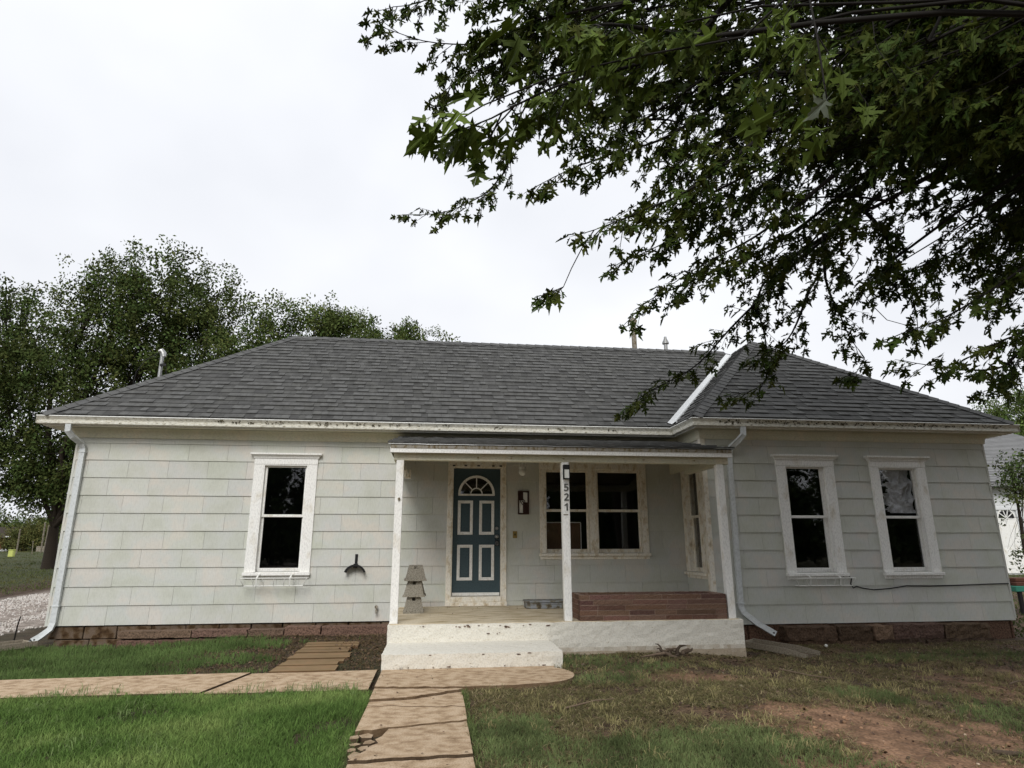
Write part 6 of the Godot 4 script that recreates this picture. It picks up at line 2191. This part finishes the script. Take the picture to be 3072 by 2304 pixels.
	for q in [[Vector3(1.10, 3.10, 8.90), Vector3(-0.4, -0.7, 0.2), 0.5], [Vector3(1.04, 2.80, 9.0), Vector3(-0.5, -0.4, -0.3), 0.3], [Vector3(1.02, 2.72, 9.02), Vector3(0.4, -0.6, -0.2), 0.32], [Vector3(0.99, 2.48, 9.06), Vector3(0.3, -0.5, -0.4), 0.16]]:
		leafy_twig(q[0], (q[1] as Vector3).normalized(), q[2], r, 0.075, 0.003)
	var pale: StandardMaterial3D = M.leaf.duplicate()
	pale.albedo_color = srgb(112, 120, 106)
	var up := inst("pale_leaf", maple_leaf(217), o, Transform3D(Basis.from_euler(Vector3(0.5, 0.3, 2.6)).scaled(Vector3.ONE * 0.088), Vector3(0.98, 2.40, 9.07)))
	up.material_override = pale
	up.set_meta("label", "leaf turned to show its pale grey underside")
	# the inside of the crown: limbs from the trunk into clouds of twigs
	var lobes := [[Vector3(1.15, 5.35, 6.5), Vector3(0.8, 0.5, 0.8), 60], [Vector3(2.2, 4.95, 6.6), Vector3(1.0, 0.65, 0.9), 105], [Vector3(3.4, 4.7, 6.6), Vector3(1.1, 0.85, 1.1), 105], [Vector3(4.5, 4.4, 6.8), Vector3(1.0, 0.95, 1.0), 115],
		[Vector3(2.9, 4.35, 6.3), Vector3(0.9, 0.5, 0.7), 34], [Vector3(4.2, 3.65, 6.75), Vector3(0.75, 0.6, 0.6), 24], [Vector3(1.5, 3.75, 8.2), Vector3(0.55, 0.30, 0.3), 14], [Vector3(2.5, 3.8, 8.0), Vector3(0.8, 0.45, 0.5), 38], [Vector3(3.5, 4.2, 7.7), Vector3(1.0, 0.7, 0.7), 125],
		[Vector3(3.2, 6.0, 7.3), Vector3(2.2, 0.7, 1.8), 300], [Vector3(3.6, 3.35, 6.2), Vector3(0.5, 0.4, 0.5), 12], [Vector3(5.3, 3.9, 6.2), Vector3(0.8, 0.8, 0.8), 38], [Vector3(4.6, 5.4, 6.0), Vector3(1.2, 0.8, 1.0), 110], [Vector3(6.2, 4.2, 5.6), Vector3(0.9, 0.8, 0.9), 40],
		[Vector3(0.6, 3.2, 8.4), Vector3(0.5, 0.25, 0.3), 8], [Vector3(1.3, 4.3, 6.5), Vector3(0.7, 0.35, 0.5), 24], [Vector3(2.3, 4.2, 6.6), Vector3(0.8, 0.5, 0.6), 34], [Vector3(0.4, 4.9, 6.8), Vector3(0.5, 0.25, 0.4), 34], [Vector3(1.9, 3.75, 6.4), Vector3(0.6, 0.3, 0.5), 26], [Vector3(3.0, 3.6, 6.2), Vector3(0.6, 0.4, 0.5), 24], [Vector3(5.0, 3.4, 6.5), Vector3(0.7, 0.6, 0.5), 22]]
	for q in lobes:
		var ce: Vector3 = q[0]
		var main := limb(b, hub + Vector3(0, r.randf_range(0.0, 1.4), 0), ce, 0.026, 0.010, r, 0.05, 8, 8)
		for i in q[2]:
			var d := Vector3(r.randf_range(-1, 1), r.randf_range(-1, 1), r.randf_range(-1, 1))
			if d.length() > 1.0:
				d = d.normalized() * r.randf()
			var p: Vector3 = ce + d * q[1]
			var out := (Vector3(-0.75, -0.35, -0.25) + Vector3(r.randf_range(-1, 1), r.randf_range(-0.6, 0.6), r.randf_range(-1, 1)) * 0.7).normalized()
			leafy_twig(p, out, r.randf_range(0.3, 0.6), r)
			if i % 5 == 0:
				limb(b, main[r.randi_range(4, 8)], p, 0.012, 0.004, r, 0.06, 4, 5)
	obj("branches", b, M.twig, o)
	obj("twigs", twigs, M.twig, o)
	# leaves: the 300 that show largest one by one, the rest together
	for l in leaves:
		l.append(l[0].origin.distance_to(EYE) / l[0].basis.x.length())
	var fwd := -Basis.from_euler(Vector3(0.2536, -0.1197, 0.0)).z
	leaves.sort_custom(func(x, y): return x[2] < y[2])
	var kinds := [maple_leaf(211), maple_leaf(212), maple_leaf(213), maple_leaf(214)]
	var tints := []
	for i in 8:
		var m: StandardMaterial3D = M.leaf.duplicate()
		var k := 0.7 + 0.09 * i
		m.albedo_color = Color(0.072 * k, 0.104 * k, 0.015 * k).linear_to_srgb()
		tints.append(m)
	var lists := [[], [], [], []]
	var singles := 0
	for i in leaves.size():
		var l: Array = leaves[i]
		var to: Vector3 = (l[0].origin - EYE).normalized()
		if singles < 300 and to.dot(fwd) > 0.68:
			var one := inst("leaf", kinds[i % 4], o, l[0])
			one.material_override = tints[r.randi() % 8]
			singles += 1
		else:
			lists[i % 4].append(l)
	for i in 4:
		stuff(scatter("foliage", kinds[i], lists[i], o, M.leaf))
	# the rest of the crown, above and behind
	var cl := cluster_mesh(215, 22, 0.26)
	var crown := []
	for q in [[Vector3(6.5, 8.2, 8.8), Vector3(4.6, 2.6, 4.4), 4200], [Vector3(6.9, 6.2, 6.4), Vector3(3.2, 1.7, 2.8), 900], [Vector3(10.0, 4.6, 7.0), Vector3(2.6, 1.8, 3.0), 450], [Vector3(6.0, 5.6, 7.5), Vector3(2.0, 1.0, 1.8), 350], [Vector3(8.2, 5.0, 8.4), Vector3(2.2, 1.6, 2.6), 500], [Vector3(6.2, 6.6, 12.0), Vector3(3.0, 2.0, 2.5), 700]]:
		for i in q[2]:
			var d := Vector3(r.randf_range(-1, 1), r.randf_range(-1, 1), r.randf_range(-1, 1))
			if d.length() > 1.0:
				continue
			var s := r.randf_range(0.6, 1.1)
			crown.append([Transform3D(Basis.from_euler(Vector3(r.randf() * 6, r.randf() * 6, r.randf() * 6)).scaled(Vector3(s, s, s)), q[0] + d * q[1]), Color(0.045, 0.072, 0.017) * r.randf_range(0.7, 1.3)])
	stuff(scatter("upper_crown", cl, crown, o, M.far_leaf))

func build_street_trees() -> void:
	var cl := cluster_mesh(221, 18, 0.4)
	var first := make_tree("street_tree", "tree across the street behind the viewer, mirrored in the windows", [Vector3(0, -0.6, 0), Vector3(0.1, 1.5, 0), Vector3(0, 3.2, 0.1)], 0.3,
		[[Vector3(0, 6.5, 0), 3.0], [Vector3(-2.4, 5.2, 0.6), 2.2], [Vector3(2.5, 5.4, -0.4), 2.3], [Vector3(0.4, 8.6, 0), 2.0], [Vector3(0, 1.9, 1.2), 2.3], [Vector3(-2.8, 1.8, 1.0), 2.2], [Vector3(2.8, 1.8, 1.0), 2.2]], Color(0.05, 0.075, 0.025), 60.0, 1.2, 222, cl, "trees across the street")
	first.position = Vector3(-16, 0, 40)
	for p in [Vector3(-24, 0, 40), Vector3(-9, 0, 41), Vector3(-2, 0, 38), Vector3(5, 0, 41), Vector3(12, 0, 38), Vector3(19, 0, 41), Vector3(26, 0, 38), Vector3(33, 0, 40), Vector3(41, 0, 42)]:
		var t := first.duplicate()
		t.name = "street_tree"
		add_child(t, true)
		t.position = p
		t.rotation.y = p.x
		t.scale = Vector3.ONE * (0.62 + 0.3 * absf(sin(p.x * 1.7)))
		t.set_meta("group", "trees across the street")

# ---------------------------------------------------------------- scene
func _ready() -> void:
	var cam := Camera3D.new()
	cam.name = "camera"
	cam.position = EYE
	cam.rotation = Vector3(0.2536, -0.1197, -0.0018)
	cam.fov = 63.154
	cam.far = 900.0
	cam.near = 0.05
	add_child(cam)
	cam.current = true
	var sky := Sky.new()
	var im := Image.create(768, 384, false, Image.FORMAT_RGBF)
	var n1 := noise(301, 1.1, 5)
	var n2 := noise(302, 3.5, 4)
	for y in 384:
		var el := PI * (0.5 - (y + 0.5) / 384.0)
		for x in 768:
			var az := TAU * (x + 0.5) / 768.0
			var d := Vector3(cos(el) * cos(az), sin(el) * 1.6, cos(el) * sin(az))
			var a := n1.get_noise_3dv(d) * 0.17 + n2.get_noise_3dv(d) * 0.05
			var v := 0.735 + a * 0.75 + 0.10 * maxf(0.0, sin(el))
			var w := clampf(0.5 - a * 4.0, 0.0, 1.0)
			if el < 0:
				v = 0.25
			im.set_pixel(x, y, Color(v * (0.985 - 0.03 * w), v * (0.998 - 0.016 * w), v * (1.022 + 0.025 * w)))
	var ps := PanoramaSkyMaterial.new()
	ps.panorama = ImageTexture.create_from_image(im)
	sky.sky_material = ps
	var env := Environment.new()
	env.background_mode = Environment.BG_SKY
	env.sky = sky
	env.tonemap_mode = Environment.TONE_MAPPER_LINEAR
	env.tonemap_exposure = 1.29
	env.sdfgi_enabled = true
	env.ssao_enabled = true
	env.ssil_enabled = true
	var we := WorldEnvironment.new()
	we.name = "overcast_sky"
	we.environment = env
	add_child(we)
	var sun := DirectionalLight3D.new()
	sun.name = "veiled_sun"
	sun.light_energy = 0.5
	sun.light_color = Color(1.0, 0.99, 0.975)
	sun.light_angular_distance = 24.0
	sun.shadow_enabled = true
	add_child(sun)
	sun.look_at_from_position(Vector3(-1.5, 7.0, 9.0), Vector3.ZERO)
	make_materials()
	M.number = mat(srgb(92, 92, 88), null, Vector3.ONE, 0.45)
	M.frame = mat(srgb(62, 40, 34), null, Vector3.ONE, 0.6)
	build_ground()
	build_walks()
	house = node("house")
	tag(house, "single-storey pale grey house with a dark shingle hip roof and a small front porch", "house")
	build_walls()
	build_foundation()
	build_roof()
	build_door()
	build_porch()
	build_ledges()
	build_background()
	build_things()
	build_grass()
	build_maple()
	build_street_trees()
